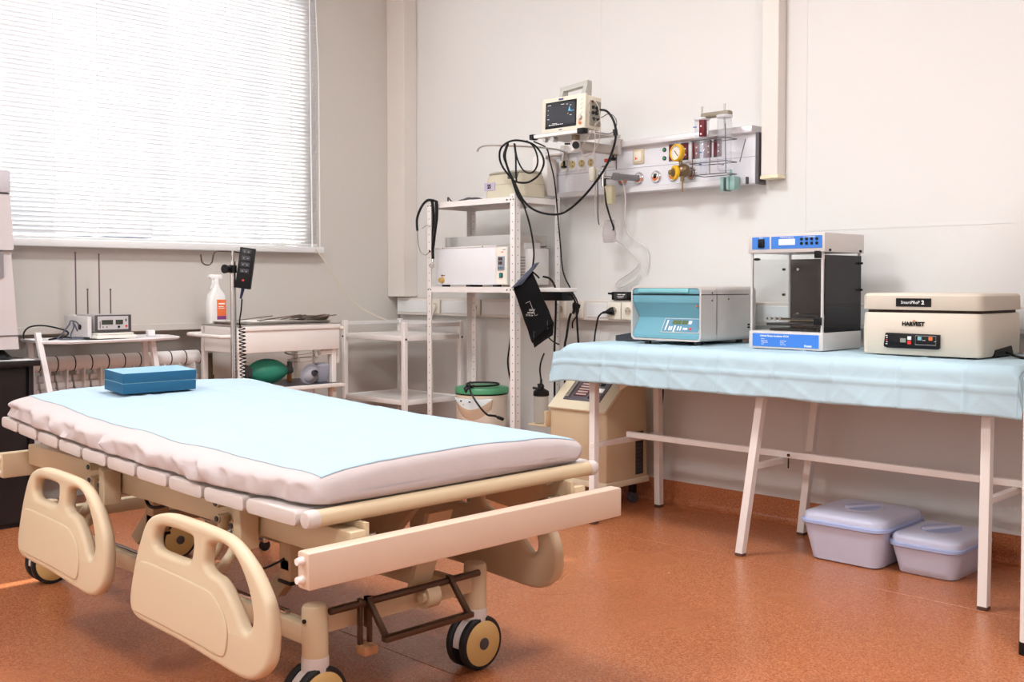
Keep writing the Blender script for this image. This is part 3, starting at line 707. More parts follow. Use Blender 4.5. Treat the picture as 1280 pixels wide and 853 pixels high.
# ------------------------------------------------------------------ beige concentrate centrifuge
x0, x1, y0, y1 = 3.125, 3.535, -.485, -.135
sp = thing('blood_centrifuge', 'beige square tabletop centrifuge with black key panel, right end of the table', 'centrifuge', ((x0+x1)/2, (y0+y1)/2, .757))
cx, cy, hx, hy = (x0+x1)/2, (y0+y1)/2, (x1-x0)/2, (y1-y0)/2
body = MB().rloft([(.763, hx-.006, hy-.006, .02), (.768, hx-.002, hy-.002, .022), (.84, hx, hy, .024), (.900, hx-.002, hy-.002, .024), (.905, hx-.006, hy-.006, .02)], (cx, cy))
obj('body', body, BEIGE, sp)
obj('dark_gap', MB().rloft([(.902, hx-.012, hy-.012, .02), (.917, hx-.012, hy-.012, .02)], (cx, cy)), mat('gap_dark', '35261f', .7), sp)
lid = obj('lid', MB().rloft([(.915, hx-.001, hy-.001, .024), (.918, hx+.001, hy+.001, .026), (.962, hx, hy, .026), (.969, hx-.006, hy-.006, .022), (.971, hx-.012, hy-.012, .02)], (cx, cy)), BEIGE, sp)
obj('name_plate', MB().box(x0+.125, x0+.245, y0-.004, y0+.002, .926, .954, b=.0006, seg=1), BLACK, lid)
text('plate_lettering', 'SmartPReP', (x0+.175, y0-.0045, .940), .0145, '-y', WHITEP, lid)
text('plate_lettering', '2', (x0+.218, y0-.0045, .940), .018, '-y', WHITEP, lid, bold=.0008)
text('maker_lettering', 'HARVEST', (x0+.185, y0-.002, .868), .0185, '-y', BLACK, sp, bold=.0009)
obj('maker_mark', MB().prism([(x0+.183, .878), (x0+.193, .878), (x0+.188, .883)], 'y', y0-.0025, y0-.001), ORG, sp)
kp = obj('key_panel', MB().prism([(x0+.088, .790), (x0+.10, .786), (x0+.272, .786), (x0+.277, .79), (x0+.277, .835), (x0+.094, .837), (x0+.088, .80)], 'y', y0-.014, y0+.003, b=.002), BLACK, sp)
obj('display', MB().box(x0+.147, x0+.166, y0-.0155, y0-.013, .806, .82), mat('lcd_grey', '8f9488', .3), kp)
for (a, zz, mm) in ((.172, .820, PVC), (.172, .805, REDB), (.207, .820, TEALL), (.244, .820, ORG)):
    obj('key', MB().box(x0+a, x0+a+.013, y0-.0165, y0-.013, zz-.005, zz+.007, b=.001, seg=1), mm, kp)
obj('key_outline', MB().tube([(x0+.199, y0-.0142, .83), (x0+.268, y0-.0142, .83), (x0+.268, y0-.0142, .80), (x0+.199, y0-.0142, .80)], .0006, n=4, smooth=0, closed=True), GREY, kp)
for i in range(5): obj('indicator_light', MB().box(x0+.096+.002*(i % 2), x0+.102, y0-.0155, y0-.013, .826-i*.007, .829-i*.007), WHITEP if i != 2 else REDB, kp)
text('key_lettering', 'START', (x0+.228, y0-.0148, .815), .004, '-y', WHITEP, kp)
text('key_lettering', 'STOP', (x0+.266, y0-.0148, .812), .003, '-y', WHITEP, kp)
for xx, yy in ((x0+.05, y0+.05), (x1-.05, y0+.05), (x0+.05, y1-.05), (x1-.05, y1-.05)): obj('foot', MB().cyl((xx, yy, .757), (xx, yy, .766), .016, n=14), BLACK, sp)
obj('side_vent', MB().prism([(y0+.10, .763), (y0+.115, .785), (y0+.25, .795), (y0+.27, .763)], 'x', x1-.01, x1+.003, b=.001, seg=1), BLACK, sp)
tag(obj('power_cable', MB().tube([(3.545, -.30, .775), (3.58, -.32, .766), (3.62, -.36, .763), (3.66, -.33, .764), (3.68, -.25, .764), (3.67, -.1, .764)], .0045), CABLE), 'black cable lying on the blue cloth beside the beige centrifuge', 'cable')

# ------------------------------------------------------------------ lidded tubs on the floor
def tub(name, label, cx, cy, hx, hy, h, lidh, oval):
    t = thing(name, label, 'container', (cx, cy, 0), group='lilac lidded tubs under the table')
    obj('tub', MB().rloft([(.0, hx*.74, hy*.74, .03), (.006, hx*.79, hy*.79, .035), (h*.25, hx*.83, hy*.83, .04), (h*.8, hx*.93, hy*.93, .045), (h-.004, hx*.96, hy*.96, .045)], (cx, cy), k=8), LILAC, t)
    obj('rim', MB().rloft([(h-.014, hx*.985, hy*.985, .05), (h-.012, hx, hy, .052), (h-.002, hx, hy, .052), (h, hx*.97, hy*.97, .05)], (cx, cy), k=8), LILACD, t)
    l = obj('lid', MB().rloft([(h-.001, hx*.955, hy*.955, .05), (h+.012, hx*.955, hy*.955, .05), (h+.020, hx*.94, hy*.94, .05), (h+.025, hx*.90, hy*.90, .05), (h+lidh, hx*.62, hy*.62, .06)], (cx, cy), k=8), LILAC, t)
    ox, oy = (.44, .26) if not oval else (.60, .5)
    zt = h+lidh
    ring = MB(); n = 32; 
    ring.lathe([(.8, .0012), (1, .0022), (1.06, .001), (1.05, -.008), (.8, -.008)], n=n, M=Matrix.Translation((cx, cy, zt)) @ Matrix.Diagonal((hx*ox, hy*ox, 1, 1)))
    obj('grip_rim', ring, LILAC, l)
    obj('grip_hollow', MB().lathe([(.0, .0010), (.86, .0016)], n=n, M=Matrix.Translation((cx, cy, zt)) @ Matrix.Diagonal((hx*ox, hy*ox, 1, 1))), LILACD, l)
    obj('grip_bar', MB().box(-hx*ox*.98, hx*ox*.98, -.011, .011, 0, .010, b=.005, M=Matrix.Translation((cx, cy, zt)) @ Matrix.Rotation(R(62), 4, 'Z')), LILAC, l)
    obj('tape_scrap', MB().box(-.035, .035, -.008, .008, 0, .0008, M=Matrix.Translation((cx+hx*.1, cy-hy*.62, zt-.006)) @ Matrix.Rotation(R(9), 4, 'X')), mat('masking_tape', 'ddd6c2', .8), l)
    return t
tub('lidded_tub', 'larger lilac plastic tub with lid, left under the table', 3.045, -.30, .165, .185, .150, .034, False)
tub('lidded_tub', 'smaller lilac plastic tub with lid, by the right table leg', 3.325, -.275, .128, .165, .112, .034, True)

# ------------------------------------------------------------------ oxygen concentrator
x0, x1 = 1.545, 1.885; y0, y1 = -.375, -.085
oc = thing('oxygen_concentrator', 'beige oxygen concentrator on castors under the left end of the table', 'medical machine', ((x0+x1)/2, (y0+y1)/2, 0))
OCB = mat('concentrator_tan', 'd8c3a2', .5, bump=.03, bscale=200); OCL = mat('concentrator_cream', 'ebe0c4', .45)
obj('body', MB().prism([(y0, .10), (y0, .435), (y0+.21, .615), (y1, .60), (y1+.01, .10)], 'x', x0, x1, b=.012), OCB, oc)
obj('lower_trim', MB().prism([(y0-.004, .098), (y0-.004, .125), (y1+.013, .125), (y1+.013, .098)], 'x', x0-.004, x1+.004, b=.003), OCL, oc)
sl_ = math.atan2(.18, .21); MS = Matrix.Translation((0, y0, .437)) @ Matrix.Rotation(sl_, 4, 'X')
obj('top_cover', MB().box(x0-.003, x1+.003, -.008, .265, -.004, .012, b=.006, M=MS), OCL, oc)
p_ = obj('control_panel', MB().box(x0+.06, x1-.06, .045, .25, .011, .016, b=.002, M=MS), mat('panel_grey', '5d5a60', .4), oc)
obj('flow_tube', MB().cyl((x0+.085, .06, .022), (x0+.085, .17, .022), .008, M=MS).cyl((x0+.085, .055, .022), (x0+.085, .065, .022), .012, M=MS), CHROME, p_)
obj('warning_label', MB().box(x0+.11, x0+.185, .07, .16, .0155, .0172, M=MS), mat('maroon_label', '5a2a30', .4), p_)
lb = MB()
for i in range(5): lb.box(x0+.118, x0+.178, .078+i*.016, .086+i*.016, .017, .0178, M=MS)
obj('label_lines', lb, mat('pale_print', 'c9b6b0', .5), p_)
obj('power_switch', MB().box(x0+.225, x0+.25, .14, .165, .016, .02, b=.002, M=MS).box(x0+.2, x0+.22, .06, .085, .016, .019, M=MS), BLACK, p_)
obj('gauge_label', MB().box(x0+.23, x0+.262, .10, .125, .016, .0175, M=MS), WHITEP, p_)
obj('side_vent', MB().box(x1-.002, x1+.003, y1-.085, y1-.03, .14, .335, b=.002), mat('vent_dark', '3d3833', .6), oc)
vg = MB()
for i in range(10): vg.box(x1+.002, x1+.005, y1-.083, y1-.032, .15+i*.018, .154+i*.018)
obj('vent_slats', vg, GREYD, oc)
obj('handle_recess', MB().box(x0+.06, x0+.15, y0+.22, y1+.0, .608, .622, b=.003), GREYD, oc)
for xx, yy in ((x0+.05, y0+.05), (x1-.05, y0+.06), (x0+.05, y1-.04), (x1-.05, y1-.04)):
    c = obj('castor', MB().cyl((xx-.012, yy, .026), (xx+.012, yy, .026), .026, n=18), mat('castor_grey', '4c4f55', .5), oc)
    obj('castor_fork', MB().box(xx-.016, xx+.016, yy-.012, yy+.012, .045, .10, b=.004), BLACK, c)
hb = thing('humidifier_bottle', 'clear humidifier bottle with black cap at the side of the concentrator', 'bottle', (1.478, -.36, .35))
obj('bottle', MB().lathe([(.030, .355), (.034, .36), (.034, .478), (.032, .485)], (1.478, -.36, 0), n=24), glassmat('bottle_plastic', (.9, .88, .84), haze=.22, hc=(.7, .66, .6)), hb)
cp = obj('cap', MB().lathe([(.036, .482), (.038, .486), (.036, .505), (.018, .515), (.012, .52), (.012, .535), (.006, .54), (.005, .56)], (1.478, -.36, 0), n=24), BLACK, hb)
obj('nozzle', MB().cyl((1.478, -.36, .512), (1.44, -.375, .518), .006).cyl((1.46, -.35, .505), (1.45, -.345, .535), .008).cyl((1.49, -.37, .505), (1.50, -.375, .532), .009), BLACK, cp)
obj('tube', MB().tube([(1.478, -.36, .555), (1.47, -.36, .60), (1.472, -.355, .64), (1.478, -.34, .68)], .004), CABLE, hb)
obj('holder', MB().box(1.43, 1.545, -.40, -.32, .345, .352, b=.002).box(1.535, 1.546, -.40, -.32, .35, .42, b=.002), OCB, hb)
tag(obj('power_cable', MB().tube([(1.93, -.07, .64), (1.945, -.05, .58), (1.94, -.04, .50), (1.93, -.04, .42), (1.925, -.045, .3), (1.91, -.05, .16)], .004), CABLE), 'black cable hanging behind the oxygen concentrator under the table', 'cable')

# ------------------------------------------------------------------ hospital bed
YN, YF = -2.745, -1.835; YC = (YN+YF)/2
bed = thing('hospital_bed', 'cream adjustable hospital bed on castors with lowered side rails', 'bed', (2.25, YC, 0))
DK = [(1.40, .594), (1.50, .588), (1.77, .572), (2.07, .557), (2.39, .548), (2.70, .541), (3.2, .540)]
def deck(x):
    for (a, za), (b, zb) in zip(DK, DK[1:]):
        if x <= b: t = (x-a)/(b-a); return za+(zb-za)*max(t, -.5)
    return DK[-1][1]
ed = [1.43, 1.566, 1.716, 1.866, 2.021, 2.176, 2.344, 2.511, 2.678, 2.859, 3.062]
for a, b in zip(ed, ed[1:]):
    z0, z1 = deck(a), deck(b); M = Matrix.Translation((a, 0, z0-.017)) @ Matrix.Rotation(-math.atan2(z1-z0, b-a), 4, 'Y')
    L = b-a-.012
    m = MB(); outl = [(q[0], q[1]) for q in rrect(L/2, 0, L/2, .016, .011, 0, 4)]
    m.prism(outl, 'y', YN, YF, M=M, b=.0035, seg=2)
    obj('platform_slat', m, SLATP, bed)
ft = obj('foot_tube', MB().cyl((3.072, YN+.03, .523), (3.072, YF-.03, .523), .018, n=20), BEDC, bed)
obj('tube_cap', MB().lathe([(.0185, 0), (.0195, .004), (.0195, .022), (.016, .028), (.008, .030)], n=20, M=Matrix.Translation((3.072, YF-.035, .523)) @ Matrix.Rotation(-PI/2, 4, 'X')), SLATP, ft)
obj('tube_cap', MB().lathe([(.0185, 0), (.0195, .004), (.0195, .022), (.016, .028), (.008, .030)], n=20, M=Matrix.Translation((3.072, YN+.035, .523)) @ Matrix.Rotation(PI/2, 4, 'X')), SLATP, ft)
# main frame
for y in (-2.635, -1.945):
    obj('frame_rail', MB().box(1.40, 3.115, y-.02, y+.02, .428, .492, b=.004), BEDC, bed)
    obj('deck_rail', MB().box(1.48, 3.05, y+(.04 if y < -2 else -.04)-.015, y+(.04 if y < -2 else -.04)+.015, .492, .508, b=.003), BEDC, bed)
fb = obj('foot_bar', MB().box(3.115, 3.155, -2.785, -1.83, .405, .479, b=.005), mat('bed_foot_bar', 'd4bba6', .42), bed)
for z in (.425, .462): obj('stud', MB().cyl((3.135, -2.80, z), (3.135, -2.78, z), .007, .009, n=12), WMET2, fb)
hb_ = obj('head_bar', MB().box(1.365, 1.405, -2.735, -1.84, .392, .470, b=.005), BEDC, bed)
for z in (.408, .455): obj('stud', MB().cyl((1.385, -2.75, z), (1.385, -2.73, z), .007, .009, n=12), WMET2, hb_)
for x in (1.50, 2.1, 2.75): obj('cross_member', MB().box(x-.02, x+.02, -2.62, -1.96, .432, .472, b=.003), BEDC, bed)
for a_ in (-1.975, -2.615): obj('lift_plate', MB().prism([(2.80, .505), (3.11, .505), (3.11, .44), (3.0, .40), (2.8, .42)], 'y', a_, a_+.01), BEDC, bed)
obj('bolt', MB().cyl((3.05, -2.60, .455), (3.05, -2.55, .455), .008, n=10).cyl((3.07, -2.60, .465), (3.07, -2.56, .465), .006, n=10), CHROME, bed)
obj('bolt', MB().cyl((3.05, -1.97, .455), (3.05, -2.03, .455), .008, n=10).cyl((3.07, -1.98, .465), (3.07, -2.02, .465), .006, n=10), CHROME, bed)
# chassis
for y in (-2.572, -2.085): obj('chassis_rail', MB().box(1.26, 2.84, y-.02, y+.02, .178, .224, b=.004), BEDC, bed)
for x in (1.28, 2.86): obj('chassis_cross', MB().box(x-.02, x+.02, -2.57, -2.08, .205, .250, b=.004), BEDC, bed)
for x in (1.72, 2.50):
    for a_ in (-2.47, -2.215): obj('lift_arm', MB().prism([(x, .22), (x+.05, .20), (x+.30, .44), (x+.26, .46)], 'y', a_, a_+.025, b=.003, seg=1), BEDC, bed)
for x in (1.95, 2.66): obj('lift_post', MB().box(x-.025, x+.025, -2.52, -2.47, .275, .44, b=.003), mat('post_cream', 'cdb592', .5), bed)  # posts in a cream close to the bed enamel
for x in (1.95, 2.66): obj('post_foot', MB().box(x-.028, x+.028, -2.523, -2.467, .268, .277, b=.002), BLACK, bed)
obj('tie_bar', MB().box(1.6, 2.8, -2.36, -2.33, .33, .36, b=.003), BEDC, bed)
obj('tie_bar', MB().box(2.64, 2.68, -2.52, -2.05, .30, .33, b=.003).box(1.93, 1.97, -2.52, -2.05, .30, .33, b=.003), BEDC, bed)
obj('chrome_strip', MB().box(1.75, 2.75, -2.578, -2.562, .224, .234, b=.002), CHROME, bed)
obj('actuator', MB().cyl((1.9, -2.28, .33), (2.45, -2.28, .30), .026, n=16).cyl((2.45, -2.28, .30), (2.7, -2.28, .28), .012, n=12).box(1.82, 1.95, -2.33, -2.23, .28, .38, b=.01), mat('actuator_grey', '3a3836', .5), bed)
obj('bed_wire', MB().tube([(2.0, -2.56, .42), (2.05, -2.57, .38), (2.12, -2.57, .385), (2.2, -2.55, .42)], .005), CABLE, bed)
obj('bed_wire', MB().tube([(2.5, -2.5, .40), (2.52, -2.55, .33), (2.60, -2.56, .30), (2.66, -2.52, .33)], .003), CABLE, bed)
obj('cable_hook', MB().tube([(3.03, -2.66, .43), (3.03, -2.68, .405), (3.045, -2.70, .40), (3.06, -2.70, .42)], .005), WMET2, bed)
obj('pivot', MB().cyl((2.89, -2.28, .235), (2.89, -2.24, .235), .032, n=20).cyl((2.90, -2.29, .235), (2.90, -2.235, .235), .014, n=14).prism([(-2.30, .25), (-2.24, .25), (-2.16, .43), (-2.24, .43)], 'x', 2.86, 2.875), BEDC, bed)
# foot pedals
br = obj('brake_pedal', MB().cyl((2.905, -2.56, .262), (2.905, -2.10, .262), .0085, n=12), DMET, bed)
obj('pedal_loop', MB().box(2.90, 2.914, -2.462, -2.448, .205, .275).loft([[(2.898, -2.462, .275), (2.912, -2.462, .275), (2.912, -2.450, .275), (2.898, -2.450, .275)], [(2.972, -2.462, .192), (2.988, -2.462, .192), (2.988, -2.450, .192), (2.972, -2.450, .192)]])
    .loft([[(2.898, -2.208, .275), (2.912, -2.208, .275), (2.912, -2.196, .275), (2.898, -2.196, .275)], [(2.972, -2.208, .192), (2.988, -2.208, .192), (2.988, -2.196, .192), (2.972, -2.196, .192)]])
    .box(2.968, 2.99, -2.465, -2.193, .186, .200, b=.003), DMET, br)
pd = obj('steering_pedal', MB().box(2.90, 2.912, -2.482, -2.472, .150, .275, b=.002).box(2.90, 2.912, -2.455, -2.445, .165, .275, b=.002), DMET, bed)
obj('pedal_pad', MB().box(2.895, 2.935, -2.485, -2.445, .145, .168, b=.005), mat('pedal_tan', 'b98a64', .6), pd)
# castors
def castor(cx, cy):
    c = obj('castor', MB().lathe([(.028, .125), (.030, .13), (.030, .268), (.026, .276), (.015, .279)], (cx, cy, 0), n=28), BEDC, bed)
    obj('castor_sleeve', MB().lathe([(.0305, .10), (.0315, .105), (.0315, .155), (.0305, .16)], (cx, cy, 0), n=28), SLATP, c)
    wy = cy-.0; wx = cx-.005; r = .070
    fen = MB()
    pts = [(math.cos(R(a))*.066, math.sin(R(a))*.066) for a in range(-10, 200, 15)]
    fen.prism([(wy+p[0], .070+p[1]) for p in pts]+[(wy-.03, .055), (wy+.03, .055)], 'x', wx-.011, wx+.011, b=.002, seg=1)
    obj('fork', fen, SLATP, c)
    for s in (-1, 1):
        a, b_ = (wx+.013, wx+.036) if s > 0 else (wx-.036, wx-.013)
        My = Matrix.Translation((a, wy, r)) @ Matrix.Rotation(PI/2, 4, 'Y')
        wl_ = obj('wheel', MB().lathe([(.054, 0), (.066, .001), (.070, .006), (.070, .017), (.066, .022), (.056, .023)], n=36, M=My), RUBBER, c)
        x_ = b_ if s > 0 else a
    Mo = Matrix.Translation((wx+.030, wy, r)) @ Matrix.Rotation(PI/2, 4, 'Y')
    d = obj('wheel_disc', MB().lathe([(.0595, 0), (.0595, .005), (.056, .0075), (.018, .009)], n=36, M=Mo), YELP, c)
    obj('hub_cap', MB().cyl((wx+.036, wy, r), (wx+.041, wy, r), .0155, n=20), GREYD, c)
    obj('grub_screw', MB().cyl((cx+.004, cy-.029, .245), (cx+.004, cy-.034, .245), .005, n=10), BLACK, c)
for cx, cy in ((2.865, -2.075), (2.875, -2.580), (1.27, -2.54), (1.27, -2.085)): castor(cx, cy)
# side rails (moulded panels with a handle opening either side of a web)
def siderail(xo, y, zo, sgn, sx=1.0):
    # outline in (u,v): u along the bed, v up; 0.62 x 0.29
    ol = [(.087, .245), (.149, .268), (.227, .274), (.385, .270), (.463, .259), (.538, .223), (.589, .181), (.618, .143), (.63, .091), (.622, .039), (.586, .005), (.534, -.011), (.436, -.008), (.284, .001), (.115, .005), (.045, .012), (.018, .044), (.027, .112), (.052, .189)]
    h1 = [(.132, .229), (.161, .240), (.226, .243), (.290, .240), (.303, .229), (.299, .195), (.275, .184), (.199, .183), (.14, .186), (.123, .204)]
    h2 = [(.372, .237), (.418, .244), (.457, .237), (.500, .210), (.538, .165), (.556, .120), (.548, .092), (.524, .088), (.490, .122), (.45, .155), (.417, .172), (.383, .177), (.360, .190), (.360, .218)]
    inner = [(.065, .140), (.105, .150), (.198, .149), (.323, .145), (.394, .139), (.446, .111), (.470, .075), (.467, .030), (.442, .017), (.344, .021), (.195, .025), (.074, .027), (.047, .034), (.050, .09)]
    ol, h1, h2, inner = [[(a*sx, b) for a, b in q] for q in (ol, h1, h2, inner)]
    M = Matrix.Translation((xo, y, zo)) @ Matrix.Rotation(R(-4*sgn), 4, 'X') @ XZ
    r = obj('side_rail', plate([(ol, True), (h1, True), (h2, True)], .032, .013, M), BEDP, bed)
    M2 = Matrix.Translation((xo, y+(-.017 if sgn > 0 else .017), zo)) @ Matrix.Rotation(R(-4*sgn), 4, 'X') @ XZ
    obj('rail_panel', plate([(inner, True)], .006, .0025, M2), BEDP, r)
    yb = -2.66 if sgn > 0 else -1.92
    k = -1 if sgn > 0 else 1
    bx = xo+.16
    h = obj('rail_bracket', MB().box(bx-.005, bx+.145, min(yb, yb-k*.008), max(yb, yb-k*.008), .425, .50, b=.003).prism([(bx+.14, .505), (bx+.17, .495), (bx+.17, .40), (bx+.14, .42)], 'y', min(yb, yb+k*.05), max(yb, yb+k*.05), b=.003, seg=1), BEDC, bed)
    for a_, z_ in ((.03, .488), (.035, .452), (.10, .446), (.155, .446)):
        obj('bolt', MB().cyl((bx+a_, yb+k*.002, z_), (bx+a_, yb+k*.03, z_), .011, n=14), BEDP, h)
        obj('bolt_head', MB().cyl((bx+a_, yb+k*.03, z_), (bx+a_, yb+k*.034, z_), .007, n=6), GREYD, h)
    for a_ in (.04, .11):
        obj('rail_link', MB().tube([(bx+a_, yb+k*.015, .46), (bx+a_-.01, yb+k*.03, .38), (bx+a_+.01, y-k*.02, .31)], .013, n=10), BEDC, h)
siderail(2.445, -2.812, .207, 1)
siderail(1.745, -2.812, .225, 1, .93)
siderail(2.39, -1.905, .200, -1)
siderail(1.745, -1.905, .225, -1, .93)

# ------------------------------------------------------------------ mattress with fitted sheet
def mtop(x, y):
    # crowned upper face
    xs, xe = 1.445, 3.062
    z = deck(x)+.062+.022*(1-((y-YC)/.46)**2)
    z += .0025*noise.noise(Vector((x*5, y*5, 1)))+.0012*noise.noise(Vector((x*13+y*6, y*15, 7)))
    return z
mx0, mx1 = 1.452, 3.070; my0, my1 = -2.750, -1.832
nx, ns = 220, 72
vs = []; fs = []
def ringat(x, inset, squash):
    ring = []
    tp = .035*max(0, min(1, (x-2.75)/.3)); hy = (my1-my0)/2-inset-tp; cy = (my0+my1)/2
    zb = deck(x)+.001; 
    for i in range(ns):
        t = 2*PI*i/ns; c, s = math.cos(t), math.sin(t)
        e = .24
        yy = math.copysign(abs(c)**e, c); zz = math.copysign(abs(s)**(.55 if s > 0 else .22), s)
        y = cy+yy*hy; zt = mtop(x, y); h = (zt-zb)*squash
        zc = zb+(zt-zb)*.5-(1-squash)*(zt-zb)*.42
        z = zc+zz*h*.5
        if zz <= -0.3 or squash < 1: pass
        n1 = noise.noise(Vector((x*6, y*3, z*18))); n2 = noise.noise(Vector((x*17+y*5, y*9, z*30+4)))
        side = abs(yy)**6
        # diagonal drag wrinkles along the sides
        wr = (math.sin(x*30+z*55+5*n1)*.5+n2*1.2+.8*noise.noise(Vector((x*26+z*40, z*20, 9))))*.013*side*(1-.6*abs(zz))
        y -= abs(n1)*.010*side*math.copysign(1, yy)-wr*math.copysign(1, yy)
        ring.append((x+(n2*.007+.010*noise.noise(Vector((y*14+z*30, z*25, 5))))*(1-squash)*1.3, y, max(z, zb)))
    return ring
rings = []
for i in range(nx+1):
    u = i/nx; x = mx0+(mx1-mx0)*u
    d = min(x-mx0, mx1-x); r = .04
    if d < r: k = math.sqrt(max(0, 1-((r-d)/r)**2)); 
    else: k = 1
    rings.append(ringat(x, (1-k)*.035, .25+.75*k))
mm = MB().loft(rings)
o = obj('mattress', mm, SHEETW, None, ang=80)
tag(o, 'thin mattress in a pale pink white sheet lying on the hospital bed', 'mattress')
# thin blue sheet
sx0, sx1, sy0, sy1 = 1.478, 3.045, -2.68, -1.885
NX, NY = 330, 150; vs = []; fs = []
from mathutils.bvhtree import BVHTree
TREE = BVHTree.FromPolygons([tuple(v) for v in mm.v], mm.f)
for i in range(NX+1):
    for j in range(NY+1):
        u = i/NX; v = j/NY
        x = sx0+(sx1-sx0)*u+.006*noise.noise(Vector((v*6, 1, 3))); y = sy0+(sy1-sy0)*v+.008*noise.noise(Vector((u*9, 5, 1)))
        h_ = TREE.ray_cast(Vector((x, y, 1.2)), Vector((0, 0, -1)))
        n = noise.noise(Vector((x*5, y*5, 2)))
        z = base_z = (h_[0].z if h_[0] else mtop(x, y)-.03)+.0008
        z += .0012*max(0, noise.noise(Vector((x*11+y*6, y*14, 7))))+.0032*(1-abs(noise.noise(Vector((x*3+y*2, y*4-x, 7)))))**10+.002*(1-abs(noise.noise(Vector((x*5-y*6, y*7, 12)))))**12
        for cx in (1.86, 2.27, 2.66): z += .0026*math.exp(-((x-cx-.01*n)/.006)**2)
        for cy in (-2.42, -2.14): z += .0026*math.exp(-((y-cy-.01*n)/.006)**2)
        # loose ripples near the foot end
        z += .0022*max(0, math.sin(y*26+x*18+3*n))*max(0, 1-abs(x-2.95)/.10)
        ef = min(1, min(i/NX, 1-i/NX)/.03, min(j/NY, 1-j/NY)/.06)
        vs.append((x, y, base_z+(z-base_z)*ef))
for i in range(NX):
    for j in range(NY): fs.append((i*(NY+1)+j, (i+1)*(NY+1)+j, (i+1)*(NY+1)+j+1, i*(NY+1)+j+1))
o = obj('bed_sheet', MB().add(vs, fs), SHEETB, None, ang=80)
md = o.modifiers.new('th', 'SOLIDIFY'); md.thickness = .0005; md.offset = 1
tag(o, 'pale blue disposable sheet spread over the mattress of the hospital bed', 'sheet')

# blue box on the bed
gx, gy = 1.685, -2.38; gz = mtop(gx, gy)+.0095
gb = thing('cardboard_box', 'blue rectangular box lying on the head end of the bed sheet', 'box', (gx, gy, gz-.005))
MG = Matrix.Translation((gx, gy, gz)) @ Matrix.Rotation(.060, 4, 'Y')
obj('lower_tray', MB().box(-.064, .064, -.122, .122, 0, .031, b=.0015, M=MG), BLUEBOX, gb)
obj('fold_gap', MB().box(-.062, .062, -.12, .12, .030, .034, M=MG), mat('pale_fold', '8fbecf', .5), gb)
obj('lid', MB().box(-.064, .064, -.122, .122, .033, .063, b=.0015, M=MG).box(-.0635, .0635, -.1215, .1215, .0628, .0636, m=1, M=MG), [BLUEBOX, BLUEBOXT], gb)

# ------------------------------------------------------------------ white slotted rack
rk = thing('storage_rack', 'white slotted metal rack against the back wall, holding the steriliser', 'rack', (1.05, -.27, 0))
def rackpost(x, y, sx, sy):
    m = MB(); t = .0018; w_ = .034
    m.box(min(x, x+sx*w_), max(x, x+sx*w_), min(y, y+sy*t), max(y, y+sy*t), .01, 1.425)
    m.box(min(x, x+sx*t), max(x, x+sx*t), min(y, y+sy*w_), max(y, y+sy*w_), .01, 1.425)
    p = obj('post', m, WMET, rk)
    h = MB()
    for i in range(36):
        z = .045+i*.039
        h.cyl((x+sx*.018, y+sy*-.0006, z), (x+sx*.018, y-sy*.0002, z), .0032, n=8)
        h.cyl((x-sx*.0006, y+sy*.018, z), (x-sx*.0002, y+sy*.018, z), .0032, n=8)
        h.cyl((x+sx*.018, y+sy*(t+.0002), z), (x+sx*.018, y+sy*(t+.0006), z), .0032, n=8)
    obj('slot_holes', h, mat('hole_grey', '8d8885', .7), p, kind='stuff')
    obj('foot_cap', MB().box(min(x, x+sx*w_), max(x, x+sx*w_), min(y, y+sy*w_), max(y, y+sy*w_), 0, .012), BLACK, p)
X0, X1, Y0, Y1 = .738, 1.372, -.425, -.115
rackpost(X0, Y0, 1, 1); rackpost(X1, Y0, -1, 1); rackpost(X0, Y1, 1, -1); rackpost(X1, Y1, -1, -1)
for z in (1.385, .962, .12):
    m = MB().box(X0+.003, X1-.003, Y0+.003, Y1-.003, z+.024, z+.027)
    m.box(X0+.003, X1-.003, Y0+.002, Y0+.004, z, z+.027).box(X0+.003, X1-.003, Y1-.004, Y1-.002, z, z+.027).box(X0+.002, X0+.004, Y0+.003, Y1-.003, z, z+.027).box(X1-.004, X1-.002, Y0+.003, Y1-.003, z, z+.027)
    s_ = obj('shelf', m, WMET, rk)
    hh = MB()
    for xx in (X0+.012, X0+.03, X1-.012, X1-.03, X1-.055): hh.cyl((xx, Y0+.0015, z+.013), (xx, Y0-.002, z+.013), .0035, n=8)
    obj('bolt', hh, GREYD, s_)
# steriliser / drying oven
x0, x1, y0, y1 = .768, 1.292, -.392, -.135
st = thing('steriliser_oven', 'white box steriliser with small digital panel on the middle rack shelf', 'steriliser', ((x0+x1)/2, (y0+y1)/2, .989))
obj('body', MB().box(x0, x1-.085, y0, y1, .999, 1.185, b=.003), mat('oven_white', 'e9e9ec', .35), st)
obj('panel_housing', MB().box(x1-.085, x1, y0, y1, .999, 1.185, b=.003), GREY, st)
f = obj('control_panel', MB().box(x1-.081, x1-.006, y0-.002, y0+.002, 1.001, 1.178, b=.001, seg=1), mat('panel_ivory', 'efe8dc', .45), st)
obj('controller', MB().box(x1-.066, x1-.022, y0-.007, y0-.001, 1.07, 1.135, b=.002), mat('controller_blue_grey', '8d97a6', .4), f)
obj('readout', MB().box(x1-.058, x1-.032, y0-.008, y0-.006, 1.115, 1.130).box(x1-.058, x1-.032, y0-.008, y0-.006, 1.096, 1.110), mat('readout_brown', '4a2f2c', .3), f)
obj('buttons', MB().box(x1-.060, x1-.053, y0-.008, y0-.006, 1.077, 1.083).box(x1-.048, x1-.041, y0-.008, y0-.006, 1.077, 1.083).box(x1-.036, x1-.029, y0-.008, y0-.006, 1.077, 1.083), mat('button_blue', '3c5576', .4), f)
